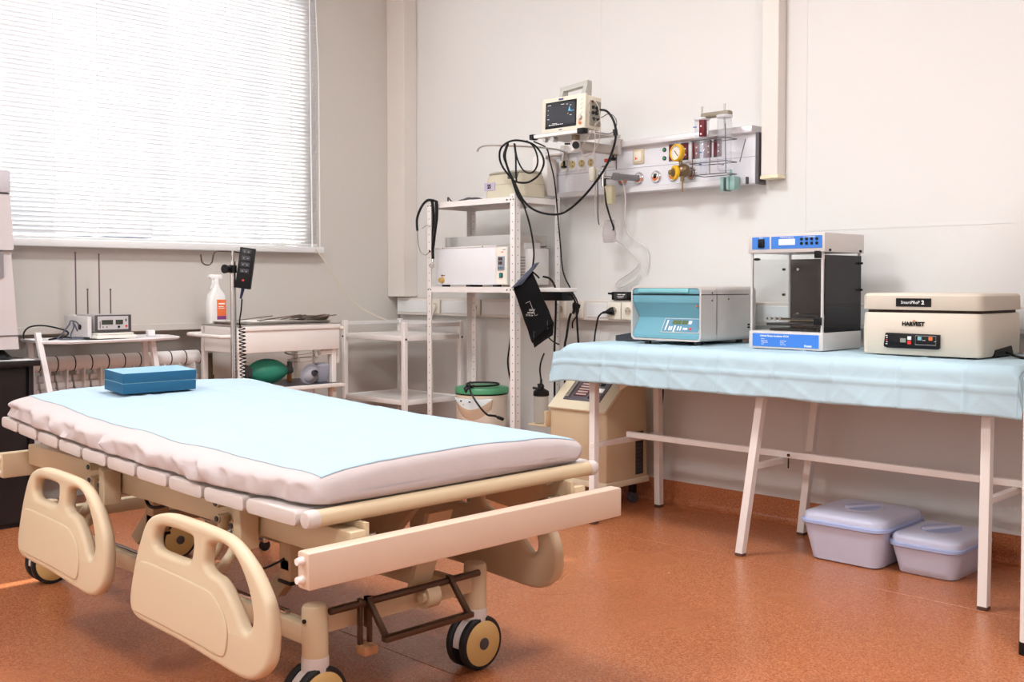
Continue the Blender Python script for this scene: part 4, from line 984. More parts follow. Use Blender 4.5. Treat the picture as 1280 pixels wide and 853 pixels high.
obj('rocker_switch', MB().box(x1-.055, x1-.034, y0-.007, y0-.001, 1.033, 1.056, b=.001, seg=1).box(x1-.051, x1-.038, y0-.0085, y0-.006, 1.037, 1.052, m=1), [BLACK, mat('teal_switch', '1f8f80', .3)], f)
text('maker_lettering', 'LOIP', (x1-.038, y0-.0025, 1.155), .009, '-y', REDB, f)
text('maker_lettering', 'LB-140', (x1-.026, y0-.0025, 1.166), .006, '-y', GREYD, f)
# steel top trough
m = MB()
a0, a1, b0, b1, c0, c1 = .822, 1.30, y0+.02, y1, 1.184, 1.238
m.box(a0, a1, b0, b0+.003, c0, c1).box(a0, a1, b1-.003, b1, c0, c1).box(a0, a0+.003, b0, b1, c0, c1).box(a1-.003, a1, b0, b1, c0, c1).box(a0, a1, b0, b1, c0, c0+.004)
obj('steel_cover', m, STEEL, st)
obj('front_lip', MB().box(x0-.004, x1-.085, y0-.003, y0+.03, 1.181, 1.187, b=.002), WMET, st)
for xx in (.83, 1.12): obj('lip_screw', MB().cyl((xx, y0-.003, 1.184), (xx, y0-.005, 1.184), .003, n=8), GREYD, st)
obj('drain_tap', MB().cyl((.822, y0+.002, 1.022), (.822, y0-.006, 1.022), .016, n=20).cyl((.822, y0-.005, 1.022), (.822, y0-.02, 1.022), .012, n=16), mat('tap_brass', 'd9b878', .35, .6), st)
obj('drain_arrow', MB().prism([(.81, 1.046), (.82, 1.052), (.82, 1.048), (.84, 1.048), (.84, 1.044), (.82, 1.044), (.82, 1.040)], 'y', y0-.0015, y0+.0), REDD, st)
for xx in (.83, 1.01, 1.20): obj('foot', MB().box(xx-.018, xx+.018, y0+.003, y0+.03, .989, 1.0, b=.002), BLACK, st)
for xx in (.83, 1.20): obj('foot', MB().box(xx-.018, xx+.018, y1-.03, y1-.003, .989, 1.0, b=.002), BLACK, st)
obj('rear_vent_box', MB().box(1.296, 1.395, -.33, -.22, 1.0, 1.17, b=.002).box(1.296, 1.34, -.33, -.22, 1.17, 1.20, b=.002), GREY, st)
rv = MB()
for i in range(8): rv.box(1.31, 1.345, -.3315, -.329, 1.03+i*.014, 1.034+i*.014)
obj('vent_slots', rv, mat('slot_dark', '77716d', .6), st)
# beige round-cornered box on the top shelf
cx, cy = 1.23, -.28
bx = thing('beige_device', 'beige rounded desktop device on the top shelf of the rack', 'medical device', (cx, cy, 1.412))
obj('body', MB().rloft([(1.413, .125, .085, .03), (1.418, .130, .09, .034), (1.478, .129, .089, .034), (1.5, .127, .087, .034), (1.525, .122, .082, .034), (1.535, .11, .07, .03)], (cx, cy), k=8), BEIGE3, bx)
obj('lid', MB().rloft([(1.529, .118, .078, .034), (1.535, .121, .081, .034), (1.540, .118, .078, .034), (1.544, .105, .065, .03)], (cx, cy), k=8), mat('taupe_lid', 'a8a392', .5), bx)
obj('seam', MB().rloft([(1.4785, .1298, .0898, .034), (1.4805, .1298, .0898, .034)], (cx, cy), k=8), mat('seam_brown', 'a89f88', .6), bx)
obj('handle_recess', MB().box(cx+.03, cx+.10, cy-.088, cy-.06, 1.50, 1.534, b=.006), mat('recess_brown', '6f6a5c', .6), bx)
nb = obj('badge', MB().box(cx-.122, cx-.05, cy-.0925, cy-.088, 1.455, 1.492, b=.001, seg=1), mat('badge_lilac', 'b7a9bd', .3, .4), bx)
text('badge_lettering', 'SS', (cx-.088, cy-.093, 1.473), .028, '-y', BLACK, bx, bold=.001)
# cables lying on the rack
tag(obj('cable_bundle', MB().tube([(.84, -.37, 1.422), (.83, -.36, 1.44), (.85, -.35, 1.418), (.92, -.36, 1.418), (.97, -.35, 1.43), (1.02, -.34, 1.42), (1.0, -.30, 1.418), (.93, -.31, 1.432), (.88, -.33, 1.42), (.95, -.38, 1.419), (1.04, -.37, 1.425), (1.07, -.35, 1.418)], .0042), GREYD), 'untidy grey cable heap on the left of the rack top shelf', 'cable')
# stethoscope hung on the rack corner
sc = thing('stethoscope', 'black stethoscope hanging over the upper left corner of the rack', 'stethoscope', (.75, -.43, 1.42))
obj('tubing', MB().tube([(.811, -.42, 1.417), (.780, -.425, 1.426), (.743, -.43, 1.425), (.705, -.435, 1.39), (.680, -.44, 1.335), (.682, -.44, 1.275)], .0062), CABLE, sc)
obj('tubing', MB().tube([(.785, -.43, 1.425), (.802, -.435, 1.36), (.806, -.44, 1.28), (.802, -.44, 1.19), (.804, -.44, 1.13)], .0075), CABLE, sc)
obj('tubing', MB().tube([(.825, -.435, 1.418), (.832, -.44, 1.34), (.822, -.445, 1.26), (.808, -.445, 1.18)], .0085), CABLE, sc)
obj('ear_tube', MB().tube([(.682, -.44, 1.275), (.690, -.44, 1.21), (.708, -.44, 1.165), (.748, -.44, 1.15), (.775, -.44, 1.165)], .0028).tube([(.800, -.44, 1.29), (.76, -.44, 1.30), (.72, -.44, 1.285)], .002), CHROME, sc)
obj('chest_piece', MB().cyl((.803, -.445, 1.095), (.806, -.452, 1.095), .013, n=18).cyl((.803, -.44, 1.13), (.804, -.446, 1.10), .005), CHROME, sc)
obj('ear_tip', MB().ball((.779, -.44, 1.168), .006), mat('brown_rubber', '6b3f33', .6), sc)
# black box slung below the shelf
tag(obj('power_block', MB().box(1.37, 1.555, -.30, -.22, .925, .966, b=.004), BLACK), 'flat black power block beside the rack post below shelf height', 'power block')
tag(obj('support_ledge', MB().box(1.374, 1.56, -.32, -.20, .966, .985, b=.002), WMET), 'short white metal ledge over the black power block', 'shelf')

# ------------------------------------------------------------------ blood pressure cuff
cf = thing('blood_pressure_cuff', 'black blood pressure cuff with white print hanging from its hose at the rack', 'cuff', (1.53, -.46, .9))
def cuffpanel(pts, name, m, th=.006, bow=.012, par=cf):
    P = [Vector(p) for p in pts]; n = 14; k = 10; vs = []; fs = []
    for s in (0, 1):
        for i in range(n+1):
            for j in range(k+1):
                u, v = i/n, j/k
                p = P[0].lerp(P[1], v).lerp(P[3].lerp(P[2], v), u)
                d = bow*math.sin(PI*v)*(.6+.4*math.sin(u*7))+.004*noise.noise(Vector((u*6, v*4, 3)))
                vs.append(p+Vector((0, -1, 0))*(d+(th if s else 0)))
    q = (n+1)*(k+1)
    for i in range(n):
        for j in range(k):
            a = i*(k+1)+j; fs.append((a, a+1, a+k+2, a+k+1)); fs.append((q+a, q+a+k+1, q+a+k+2, q+a+1))
    for i in range(n):
        for j in (0, k):
            a = i*(k+1)+j; fs.append((a, a+k+1, q+a+k+1, q+a))
    for j in range(k):
        for i in (0, n):
            a = i*(k+1)+j; fs.append((a, a+1, q+a+1, q+a))
    return obj(name, MB().add(vs, fs), m, par, ang=60)
CUF = mat('black_nylon', '08080a', .8, spec=.2, bump=.1, bscale=300)
cuffpanel([(1.400, -.46, .985), (1.512, -.46, 1.068), (1.66, -.47, .83), (1.53, -.47, .735)], 'wrap', CUF)
cuffpanel([(1.53, -.468, .745), (1.658, -.468, .832), (1.655, -.47, .775), (1.545, -.47, .715)], 'wrap_end', CUF, bow=.006)
cuffpanel([(1.400, -.475, .984), (1.470, -.478, 1.000), (1.578, -.475, 1.100), (1.545, -.47, 1.095)], 'inner_flap', mat('slate_nylon', '4b5163', .7), .004, .006)
for i, (s_, dz) in enumerate((('ADULT', .0), ('ARTERY', -.016), ('27-35 cm', -.03))):
    text('print_lettering', s_, (1.540-.008*i, -.486, .885+dz*.8), .012, '-y', GREY, cf)
obj('print_mark', MB().tube([(1.50, -.486, .915), (1.525, -.486, .925), (1.56, -.486, .86), (1.575, -.486, .865)], .0009, n=4, smooth=0), GREY, cf)
obj('print_mark', MB().box(1.545, 1.548, -.482, -.480, .76, .79).box(1.555, 1.558, -.482, -.480, .755, .79).box(1.63, 1.633, -.482, -.480, .80, .84), GREYD, cf)
obj('air_hose', MB().tube([(1.376, -.45, 1.485), (1.413, -.45, 1.409), (1.454, -.45, 1.359), (1.495, -.45, 1.259), (1.515, -.45, 1.167), (1.515, -.45, 1.113), (1.505, -.452, 1.06)], .0042), CABLE, cf)
obj('air_hose', MB().tube([(1.55, -.45, 1.03), (1.53, -.45, 1.045), (1.51, -.455, 1.06)], .004).tube([(1.60, -.46, .775), (1.625, -.44, .745), (1.648, -.42, .73)], .003), CABLE, cf)

# ------------------------------------------------------------------ hanging arm with cable coils
ah = thing('cable_hanger', 'slim metal hook arm clamped to the rail, with black cables looped over it', 'hook', (1.40, -.3, 1.6))
obj('arm', MB().tube([(1.195, -.50, 1.628), (1.205, -.50, 1.642), (1.235, -.49, 1.652), (1.30, -.46, 1.650), (1.40, -.34, 1.645), (1.42, -.22, 1.645), (1.40, -.12, 1.642), (1.385, -.10, 1.63)], .0045), STEEL, ah)
obj('rail_clamp', MB().box(1.37, 1.395, -.115, -.078, 1.60, 1.675, b=.004).cyl((1.38, -.11, 1.63), (1.33, -.16, 1.625), .008).cyl((1.33, -.16, 1.625), (1.322, -.168, 1.624), .016, n=12), STEEL, ah)
obj('clamp_screw', MB().cyl((1.383, -.10, 1.60), (1.383, -.10, 1.57), .006).cyl((1.383, -.10, 1.575), (1.383, -.10, 1.567), .014, n=12), BLACK, ah)
cc = thing('coiled_monitor_cable', 'thick black monitor cable looping from the monitor and coiled on the hook arm', 'cable', (1.42, -.43, 1.5))
obj('outer_coil', MB().tube([(1.348, -.45, 1.661), (1.403, -.44, 1.666), (1.476, -.42, 1.645), (1.529, -.42, 1.602), (1.550, -.42, 1.553), (1.523, -.42, 1.504), (1.476, -.42, 1.478), (1.428, -.42, 1.470), (1.367, -.42, 1.481), (1.330, -.42, 1.508), (1.295, -.43, 1.552), (1.284, -.44, 1.592), (1.301, -.45, 1.635)], .0048, closed=True), CABLE, cc)
obj('hanging_loop', MB().tube([(1.35, -.45, 1.660), (1.322, -.45, 1.605), (1.340, -.45, 1.556), (1.368, -.45, 1.501), (1.399, -.45, 1.456), (1.429, -.45, 1.402), (1.465, -.45, 1.349)], .0042), CABLE, cc)
obj('hanging_loop', MB().tube([(1.371, -.43, 1.656), (1.380, -.43, 1.596), (1.382, -.43, 1.518), (1.386, -.43, 1.475)], .0042), CABLE, cc)
obj('inner_coil', MB().tube([(1.374, -.43, 1.652), (1.389, -.43, 1.587), (1.425, -.43, 1.532), (1.468, -.43, 1.511), (1.503, -.43, 1.522), (1.521, -.43, 1.555), (1.515, -.43, 1.594), (1.491, -.43, 1.634), (1.45, -.43, 1.66)], .004), CABLE, cc)
obj('long_sag', MB().tube([(1.815, -.37, 1.753), (1.86, -.40, 1.757), (1.921, -.42, 1.742), (1.958, -.42, 1.698), (1.971, -.42, 1.641), (1.953, -.42, 1.572), (1.901, -.42, 1.488), (1.795, -.42, 1.390), (1.684, -.42, 1.325), (1.593, -.42, 1.317), (1.488, -.42, 1.343), (1.416, -.42, 1.395), (1.373, -.425, 1.467), (1.34, -.44, 1.54), (1.33, -.45, 1.60), (1.35, -.45, 1.655)], .0052), CABLE, cc)
obj('cable_tie', MB().cyl((1.966, -.42, 1.66), (1.970, -.42, 1.635), .010, n=12), BLACK, cc)

# ------------------------------------------------------------------ patient monitor on its arm
mo = thing('patient_monitor', 'beige patient monitor with dark screen and carry handle on the wall arm', 'monitor', (1.665, -.35, 1.683))
MM = Matrix.Translation((1.665, -.40, 1.684)) @ Matrix.Rotation(R(-2.5), 4, 'X')
obj('case', MB().box(-.136, .120, 0, .10, .004, .152, b=.008, M=MM), BEIGE2, mo)
fr = obj('front_bezel', MB().box(-.138, .122, -.012, .004, 0, .157, b=.005, M=MM), BEIGE2, mo)
obj('screen_frame', MB().box(-.115, .072, -.0135, -.011, .018, .137, b=.001, seg=1, M=MM), BLACK, fr)
SCR = mat('monitor_screen', '34353b', .15)
obj('screen', MB().box(-.108, .066, -.0145, -.013, .030, .128, M=MM), SCR, fr)
gr = MB(); cy_ = MB(); wh = MB()
gr.box(.021, .025, -.0150, -.0143, .075, .077, M=MM)
cy_.prism([(.024, .085), (.032, .110), (.038, .088), (.06, .088), (.06, .086), (.034, .086), (.03, .09)], 'y', -.0150, -.0143, M=MM)
for i in range(8): wh.box(-.09+i*.011, -.083+i*.011, -.0150, -.0143, .032, .0345, M=MM)
for xx, zz, ww in ((-.10, .122, .02), (-.02, .120, .02), (.012, .118, .01), (-.10, .10, .006), (-.10, .08, .006), (-.10, .06, .01), (-.07, .038, .03), (.034, .112, .008), (.034, .068, .012)): wh.box(xx, xx+ww, -.0150, -.0143, zz, zz+.0015, M=MM)
obj('screen_traces', gr, mat('trace_yellow', 'd8cf6a', .4, emit=.25), fr); obj('pressure_trace', cy_, mat('trace_blue', '5fb0d8', .4, emit=.25), fr); obj('screen_text', wh, mat('trace_white', 'e8e8ea', .4, emit=.25), fr)
for i in range(4): obj('side_button', MB().cyl((.098, -.012, .135-i*.020), (.098, -.016, .135-i*.020), .006, n=16, M=MM), PVC, fr)
obj('dial', MB().cyl((.098, -.012, .052), (.098, -.024, .052), .010, n=20, M=MM), GREY, fr)
obj('alarm_button', MB().cyl((.096, -.012, .027), (.096, -.018, .027), .0068, n=16, M=MM), ORG, fr)
obj('maker_badge', MB().box(-.036, -.008, -.0135, -.0115, .142, .149, M=MM).box(-.03, -.012, -.0135, -.0115, .007, .011, M=MM), mat('navy_print', '2e3f7a', .4), fr)
GH = mat('handle_grey', 'b7b5ad', .45)
obj('carry_handle', MB().loft([[(-.082+a, b, .150) for a, b in ((0, .03), (.022, .03), (.022, .075), (0, .075))], [(-.072+a, b, .196) for a, b in ((0, .035), (.02, .035), (.02, .065), (0, .065))]], M=MM)
    .loft([[(.055+a, b, .150) for a, b in ((0, .03), (.026, .03), (.026, .075), (0, .075))], [(.068+a, b, .212) for a, b in ((0, .035), (.022, .035), (.022, .065), (0, .065))]], M=MM)
    .loft([[(-.076, b, c) for b, c in ((.036, .190), (.066, .190), (.066, .210), (.036, .210))], [(.088, b, c) for b, c in ((.036, .204), (.066, .204), (.066, .226), (.036, .226))]], M=MM), GH, mo)
sd = obj('side_sockets', MB().box(.119, .126, .02, .09, .02, .13, b=.002, M=MM), mat('side_grey', '8d887c', .5), mo)
sk = MB()
for yy, zz in ((.035, .10), (.06, .10), (.035, .075), (.06, .075), (.04, .048), (.07, .048)): sk.cyl((.126, yy, zz), (.131, yy, zz), .008, n=14, M=MM)
obj('connector', sk, BLACK, sd); obj('connector', MB().cyl((.126, .03, .125), (.130, .03, .125), .007, n=12, M=MM), REDD, sd)
ma = thing('monitor_arm', 'white swivel arm with tray clamped on the supply rail', 'bracket', (1.70, -.25, 1.6))
obj('tray_plate', MB().box(1.50, 1.80, -.41, -.20, 1.668, 1.674, b=.001, seg=1), mat('tray_alu', 'cfcac4', .3, .6), ma)
obj('tray_bar', MB().box(1.50, 1.775, -.438, -.412, 1.664, 1.680, b=.002), mat('tray_white', 'e6e3e0', .3, .2), ma)
for a, b_ in ((1.478, 1.503), (1.768, 1.805)): obj('bar_end', MB().box(a, b_, -.442, -.408, 1.660, 1.684, b=.003), BLACK, ma)
obj('tray_side', MB().box(1.795, 1.81, -.40, -.19, 1.662, 1.676, b=.002), GREY, ma)
obj('tray_knob', MB().cyl((1.55, -.40, 1.655), (1.55, -.42, 1.655), .010).cyl((1.60, -.39, 1.655), (1.60, -.42, 1.655), .012), STEEL, ma)
obj('swivel_post', MB().cyl((1.69, -.36, 1.598), (1.69, -.36, 1.645), .022, n=24), WMET, ma)
obj('swivel_collar', MB().cyl((1.69, -.36, 1.645), (1.69, -.36, 1.668), .0185, n=24), mat('collar_bronze', '8f7d66', .35, .8), ma)
obj('arm_bar', MB().box(1.682, 1.722, -.345, -.09, 1.603, 1.642, b=.004), mat('arm_grey', 'b9b2aa', .4), ma)
obj('arm_knob', MB().cyl((1.705, -.375, 1.62), (1.72, -.395, 1.62), .016, n=10).cyl((1.665, -.37, 1.632), (1.645, -.385, 1.632), .004), BLACK, ma)
obj('clamp_body', MB().box(1.680, 1.73, -.105, -.088, 1.60, 1.672, b=.003).box(1.680, 1.73, -.105, -.075, 1.668, 1.675, b=.002), GREY, ma)
obj('clamp_knob', MB().cyl((1.70, -.11, 1.60), (1.70, -.11, 1.588), .006).cyl((1.70, -.11, 1.588), (1.70, -.11, 1.576), .018, .014, n=12), BLACK, ma)
# sensor wire
sw = thing('finger_sensor', 'grey finger clip sensor dangling on a thin beige wire below the monitor', 'sensor', (1.85, -.43, 1.45))
WIRE = mat('beige_wire', 'b0a396', .5)
obj('wire', MB().tube([(1.80, -.37, 1.72), (1.828, -.43, 1.749), (1.823, -.43, 1.774), (1.844, -.43, 1.798), (1.871, -.43, 1.781), (1.887, -.43, 1.747), (1.892, -.43, 1.710), (1.871, -.43, 1.692), (1.823, -.43, 1.637), (1.785, -.43, 1.591), (1.802, -.43, 1.559), (1.845, -.43, 1.570), (1.879, -.43, 1.603), (1.892, -.43, 1.654), (1.893, -.43, 1.702), (1.870, -.43, 1.70), (1.863, -.43, 1.681), (1.863, -.43, 1.600), (1.853, -.43, 1.51)], .0018, n=6), WIRE, sw)
obj('wire', MB().tube([(1.80, -.37, 1.727), (1.855, -.38, 1.727), (1.892, -.38, 1.738), (1.923, -.38, 1.728), (1.942, -.38, 1.698), (1.929, -.38, 1.663), (1.898, -.39, 1.651), (1.82, -.38, 1.668)], .0018, n=6), GREYD, sw)
obj('clip', MB().box(1.836, 1.862, -.44, -.422, 1.448, 1.508, b=.004).box(1.836, 1.862, -.418, -.404, 1.452, 1.506, b=.004), mat('clip_grey', 'b8b4a4', .5), sw)
# cords dropping from tray and box to the wall sockets
tag(obj('power_cable', MB().tube([(1.43, -.36, 1.665), (1.405, -.25, 1.648), (1.39, -.21, 1.597), (1.412, -.20, 1.500), (1.428, -.20, 1.385), (1.449, -.20, 1.213), (1.470, -.20, 1.061), (1.511, -.19, .977), (1.525, -.16, .917), (1.50, -.13, .86), (1.46, -.12, .82), (1.45, -.11, .79)], .0036), CABLE), 'thin black cord running from the monitor tray down to the wall socket', 'cable')
tag(obj('power_cable', MB().tube([(1.43, -.10, .86), (1.415, -.10, .82), (1.42, -.12, .75), (1.435, -.15, .69), (1.44, -.15, .5), (1.43, -.1, .3)], .0058), CABLE), 'thick black cord hanging from the large plug right of the rack', 'cable')
tag(obj('power_cable', MB().tube([(1.415, -.28, 1.038), (1.461, -.28, 1.026), (1.492, -.28, .985), (1.497, -.28, .910), (1.493, -.28, .797), (1.488, -.28, .684), (1.48, -.27, .5), (1.47, -.26, .3)], .005), CABLE), 'black hose arching out of the steriliser side and down past the cuff', 'hose')
tag(obj('power_cable', MB().tube([(1.55, -.25, .955), (1.575, -.25, .945), (1.570, -.22, .90), (1.56, -.2, .80), (1.56, -.19, .70), (1.555, -.19, .62)], .005), CABLE), 'black cord from the power block down behind the table end', 'cable')
tag(obj('power_cable', MB().tube([(1.01, -.09, .885), (1.035, -.10, .84), (1.03, -.12, .699), (1.026, -.13, .597), (1.04, -.12, .496), (1.06, -.11, .416), (1.08, -.1, .3)], .0045), CABLE), 'black cord hanging down the wall between the rack posts', 'cable')
plug((1.012, -.066, .895), (.05, -.5, -1), 'black plug in the wall trunking between the rack posts', .018)

# ------------------------------------------------------------------ things on the supply panel rail
ga = thing('pressure_gauge', 'yellow rimmed pressure gauge with brass regulator on the gas outlet', 'gauge', (2.105, -.15, 1.46))
M = Matrix.Translation((2.095, -.135, 1.574)) @ Matrix.Rotation(PI/2, 4, 'X') @ Matrix.Rotation(R(-12), 4, 'Y')
obj('gauge_rim', MB().lathe([(.035, 0), (.038, .004), (.038, .022), (.034, .027), (.0305, .027), (.0305, .02)], n=36, M=M), YEL, ga)
obj('gauge_face', MB().cyl((0, 0, .019), (0, 0, .022), .031, n=36, M=M), mat('dial_white', 'e8e2da', .3), ga)
obj('needle', MB().box(-.0015, .0015, -.020, .012, .0225, .0235, M=M @ Matrix.Rotation(R(40), 4, 'Z')), BLACK, ga)
tk = MB()
for i in range(13):
    a = R(-45+22.5*i); tk.box(.023, .028, -.0008, .0008, .0221, .0228, M=M @ Matrix.Rotation(a, 4, 'Z'))
obj('tick_mark', tk, GREYD, ga)
obj('stem', MB().cyl((2.098, -.13, 1.54), (2.098, -.13, 1.51), .008, n=12), BRASS, ga)
obj('regulator_body', MB().ball((2.10, -.115, 1.498), (.034, .034, .03), n=20, k=12).cyl((2.105, -.10, 1.49), (2.105, -.062, 1.489), .014, n=16), mat('regulator_bronze', '7d6a52', .35, .8), ga)
M2 = Matrix.Translation((2.075, -.14, 1.49)) @ Matrix.Rotation(PI/2, 4, 'X') @ Matrix.Rotation(R(-25), 4, 'Y')
obj('regulator_ring', MB().lathe([(.031, -.006), (.033, 0), (.031, .007), (.024, .009)], n=30, M=M2), YEL, ga)
obj('regulator_knob', MB().lathe([(.020, .004), (.019, .012), (.012, .014), (.011, .028), (.009, .03)], n=24, M=M2), BRASS, ga)
obj('outlet_tip', MB().cyl((2.103, -.125, 1.475), (2.103, -.125, 1.45), .009, n=12).cyl((2.103, -.125, 1.45), (2.103, -.125, 1.405), .0035, n=10), BRASS, ga)
# connector on the second outlet, cross valve on the first
gc = thing('gas_connector', 'grey cylindrical gas coupling plugged in the second outlet', 'connector', (1.79, -.12, 1.47))
obj('barrel', MB().cyl((1.812, -.066, 1.489), (1.775, -.16, 1.492), .014, n=18).cyl((1.775, -.16, 1.492), (1.765, -.185, 1.493), .017, n=18), mat('coupling_grey', '8b8a8d', .35, .7), gc)
gv = thing('suction_regulator', 'chrome cross shaped flow valve with a clear tube in the first outlet', 'valve', (1.70, -.12, 1.45))
obj('valve_body', MB().cyl((1.716, -.066, 1.489), (1.716, -.14, 1.492), .009, n=12).cyl((1.72, -.14, 1.492), (1.63, -.14, 1.50), .008, n=12).cyl((1.667, -.14, 1.455), (1.667, -.14, 1.54), .012, n=14).ball((1.667, -.14, 1.54), .014), CHROME, gv)
obj('valve_wheel', MB().cyl((1.63, -.14, 1.50), (1.613, -.14, 1.502), .017, n=12), BLACK, gv)
bt = thing('small_bottle', 'small cream humidifier bottle hanging under the chrome cross valve', 'bottle', (1.69, -.14, 1.37))
obj('bottle', MB().rloft([(1.372, .024, .016, .006), (1.376, .026, .018, .008), (1.452, .026, .018, .008), (1.458, .02, .014, .006)], (1.705, -.14)), mat('cream_bottle', 'd9cfae', .35, trans=.3), bt)
obj('bottle_neck', MB().cyl((1.69, -.14, 1.455), (1.67, -.14, 1.475), .006, n=10), CREAM, bt)
tag(obj('black_hose', MB().tube([(1.685, -.15, 1.49), (1.690, -.155, 1.44), (1.698, -.16, 1.385), (1.712, -.15, 1.32), (1.728, -.14, 1.265), (1.725, -.14, 1.25)], .0045), CABLE), 'short black hose end dangling right below the chrome valve', 'hose')
tag(obj('black_hose', MB().tube([(1.640, -.15, 1.49), (1.642, -.15, 1.40), (1.642, -.15, 1.33), (1.640, -.14, 1.28)], .0028), GREYD), 'thin dark hose dangling straight down left below the chrome valve', 'hose')
TUBEM = mat('clear_tubing', 'ebe6e2', .25, trans=.25)
tag(obj('clear_tube', MB().tube([(1.63, -.15, 1.49), (1.600, -.12, 1.405), (1.590, -.10, 1.321), (1.600, -.08, 1.282), (1.653, -.05, 1.220), (1.725, -.03, 1.165), (1.773, -.02, 1.115), (1.773, -.02, 1.086), (1.726, -.02, 1.052), (1.663, -.02, 1.019), (1.644, -.02, .992), (1.678, -.02, .988), (1.750, -.02, 1.015), (1.79, -.02, 1.05)], .0032), TUBEM), 'clear oxygen tube curling down the wall, left of the two', 'tube')
tag(obj('clear_tube', MB().tube([(1.715, -.12, 1.495), (1.755, -.11, 1.475), (1.765, -.10, 1.396), (1.745, -.08, 1.304), (1.735, -.05, 1.248), (1.765, -.03, 1.209), (1.811, -.015, 1.178), (1.834, -.015, 1.125), (1.82, -.015, 1.05)], .003), TUBEM), 'clear oxygen tube falling from the chrome valve, right of the two', 'tube')
tag(obj('plastic_pouch', MB().rloft([(1.195, .030, .006, .006), (1.20, .036, .010, .01), (1.235, .037, .012, .01), (1.29, .03, .008, .008), (1.30, .025, .003, .003)], (1.695, -.13)), glassmat('pouch_film', (.9, .88, .88), haze=.35, hc=(.6, .55, .55))), 'small crumpled clear plastic pouch with tubing hung below the valve', 'pouch')
# suction jars
jr = thing('suction_jars', 'pair of tall clear suction jars in a wire holder on the rail', 'jar', (2.29, -.16, 1.45))
JG = glassmat('jar_glass', (.93, .94, .96), haze=.10, hc=(.9, .9, .95))
for cx_, zt, zb in ((2.232, 1.70, 1.468), (2.345, 1.70, 1.474)):
    j_ = obj('jar_tube', MB().lathe([(.020, zb), (.028, zb+.006), (.030, zb+.02), (.030, zt)], (cx_, -.165, 0), n=24), JG, jr)
    obj('jar_collar', MB().lathe([(.031, zt-.004), (.034, zt), (.034, zt+.006), (.030, zt+.008)], (cx_, -.165, 0), n=24), mat('jar_clear_rim', 'dedfe2', .2), j_)
    obj('rod', MB().cyl((cx_, -.165, zt-.05), (cx_, -.165, zt+.055), .0045, n=10), STEEL, j_)
obj('jar_inner_tube', MB().lathe([(.014, 1.465), (.016, 1.47), (.016, 1.595), (.010, 1.605)], (2.255, -.185, 0), n=18), JG, jr)
obj('jar_lid_bar', MB().box(2.235, 2.375, -.185, -.145, 1.703, 1.725, b=.008), mat('lid_khaki', '8f8775', .45), jr)
obj('float_chamber', MB().box(2.238, 2.262, -.196, -.170, 1.625, 1.695, b=.002), REDD, jr)
obj('float_label', MB().box(2.246, 2.252, -.1975, -.1955, 1.665, 1.672).box(2.246, 2.252, -.1975, -.1955, 1.632, 1.639), WHITEP, jr)
obj('volume_mark', MB().box(2.21, 2.225, -.198, -.194, 1.665, 1.669).box(2.243, 2.256, -.203, -.199, 1.555, 1.559).box(2.243, 2.256, -.203, -.199, 1.505, 1.509), mat('ink_blue', '2f4f9a', .5), jr)
obj('wire_holder', MB().tube([(2.215, -.205, 1.462), (2.38, -.205, 1.462), (2.38, -.125, 1.462), (2.215, -.125, 1.462)], .0022, n=6, smooth=0, closed=True).tube([(2.20, -.205, 1.512), (2.38, -.205, 1.512), (2.38, -.125, 1.512), (2.20, -.125, 1.512)], .0022, n=6, smooth=0, closed=True).tube([(2.20, -.205, 1.608), (2.38, -.205, 1.608), (2.38, -.125, 1.608), (2.20, -.125, 1.608)], .0022, n=6, smooth=0, closed=True)
    .cyl((2.38, -.205, 1.462), (2.375, -.205, 1.665), .0022, n=6).cyl((2.215, -.205, 1.462), (2.21, -.205, 1.61), .0022, n=6).cyl((2.30, -.205, 1.462), (2.30, -.205, 1.61), .0022, n=6).cyl((2.40, -.09, 1.61), (2.395, -.125, 1.512), .0022, n=6)
    .cyl((2.29, -.125, 1.512), (2.29, -.088, 1.512), .004, n=6), mat('dark_wire', '6e6a6c', .4, .7), jr)
tl = thing('rail_clip', 'pale teal plastic clip hanging on the lower rail below the jars', 'clip', (2.34, -.12, 1.392))
TL = mat('pale_teal_plastic', '8db0aa', .35)
obj('clip_body', MB().box(2.305, 2.320, -.135, -.09, 1.395, 1.455, b=.003).box(2.322, 2.335, -.125, -.092, 1.395, 1.453, b=.002, m=1).box(2.337, 2.375, -.135, -.09, 1.397, 1.455, b=.004), [TL, GREYD], tl)
obj('clip_pin', MB().cyl((2.345, -.115, 1.45), (2.345, -.115, 1.485), .006, n=12).cyl((2.345, -.138, 1.40), (2.345, -.138, 1.455), .007, n=12), TL, tl)

# ------------------------------------------------------------------ green lidded drum
dr = thing('lidded_drum', 'cream drum with green lid on the floor between the rack posts', 'medical device', (.99, -.27, .147))
DC = mat('drum_cream', 'e9dccb', .45)
c_ = (.985, -.275, 0)
obj('drum', MB().lathe([(.118, .147), (.124, .155), (.130, .44), (.132, .452)], c_, n=48), DC, dr)
obj('rubber_seal', MB().lathe([(.130, .450), (.1335, .452), (.1335, .457), (.130, .459)], c_, n=48), BLACK, dr)
obj('lid', MB().lathe([(.128, .456), (.1355, .459), (.1355, .478), (.130, .486), (.09, .494), (.03, .498)], c_, n=48), GREEN, dr)
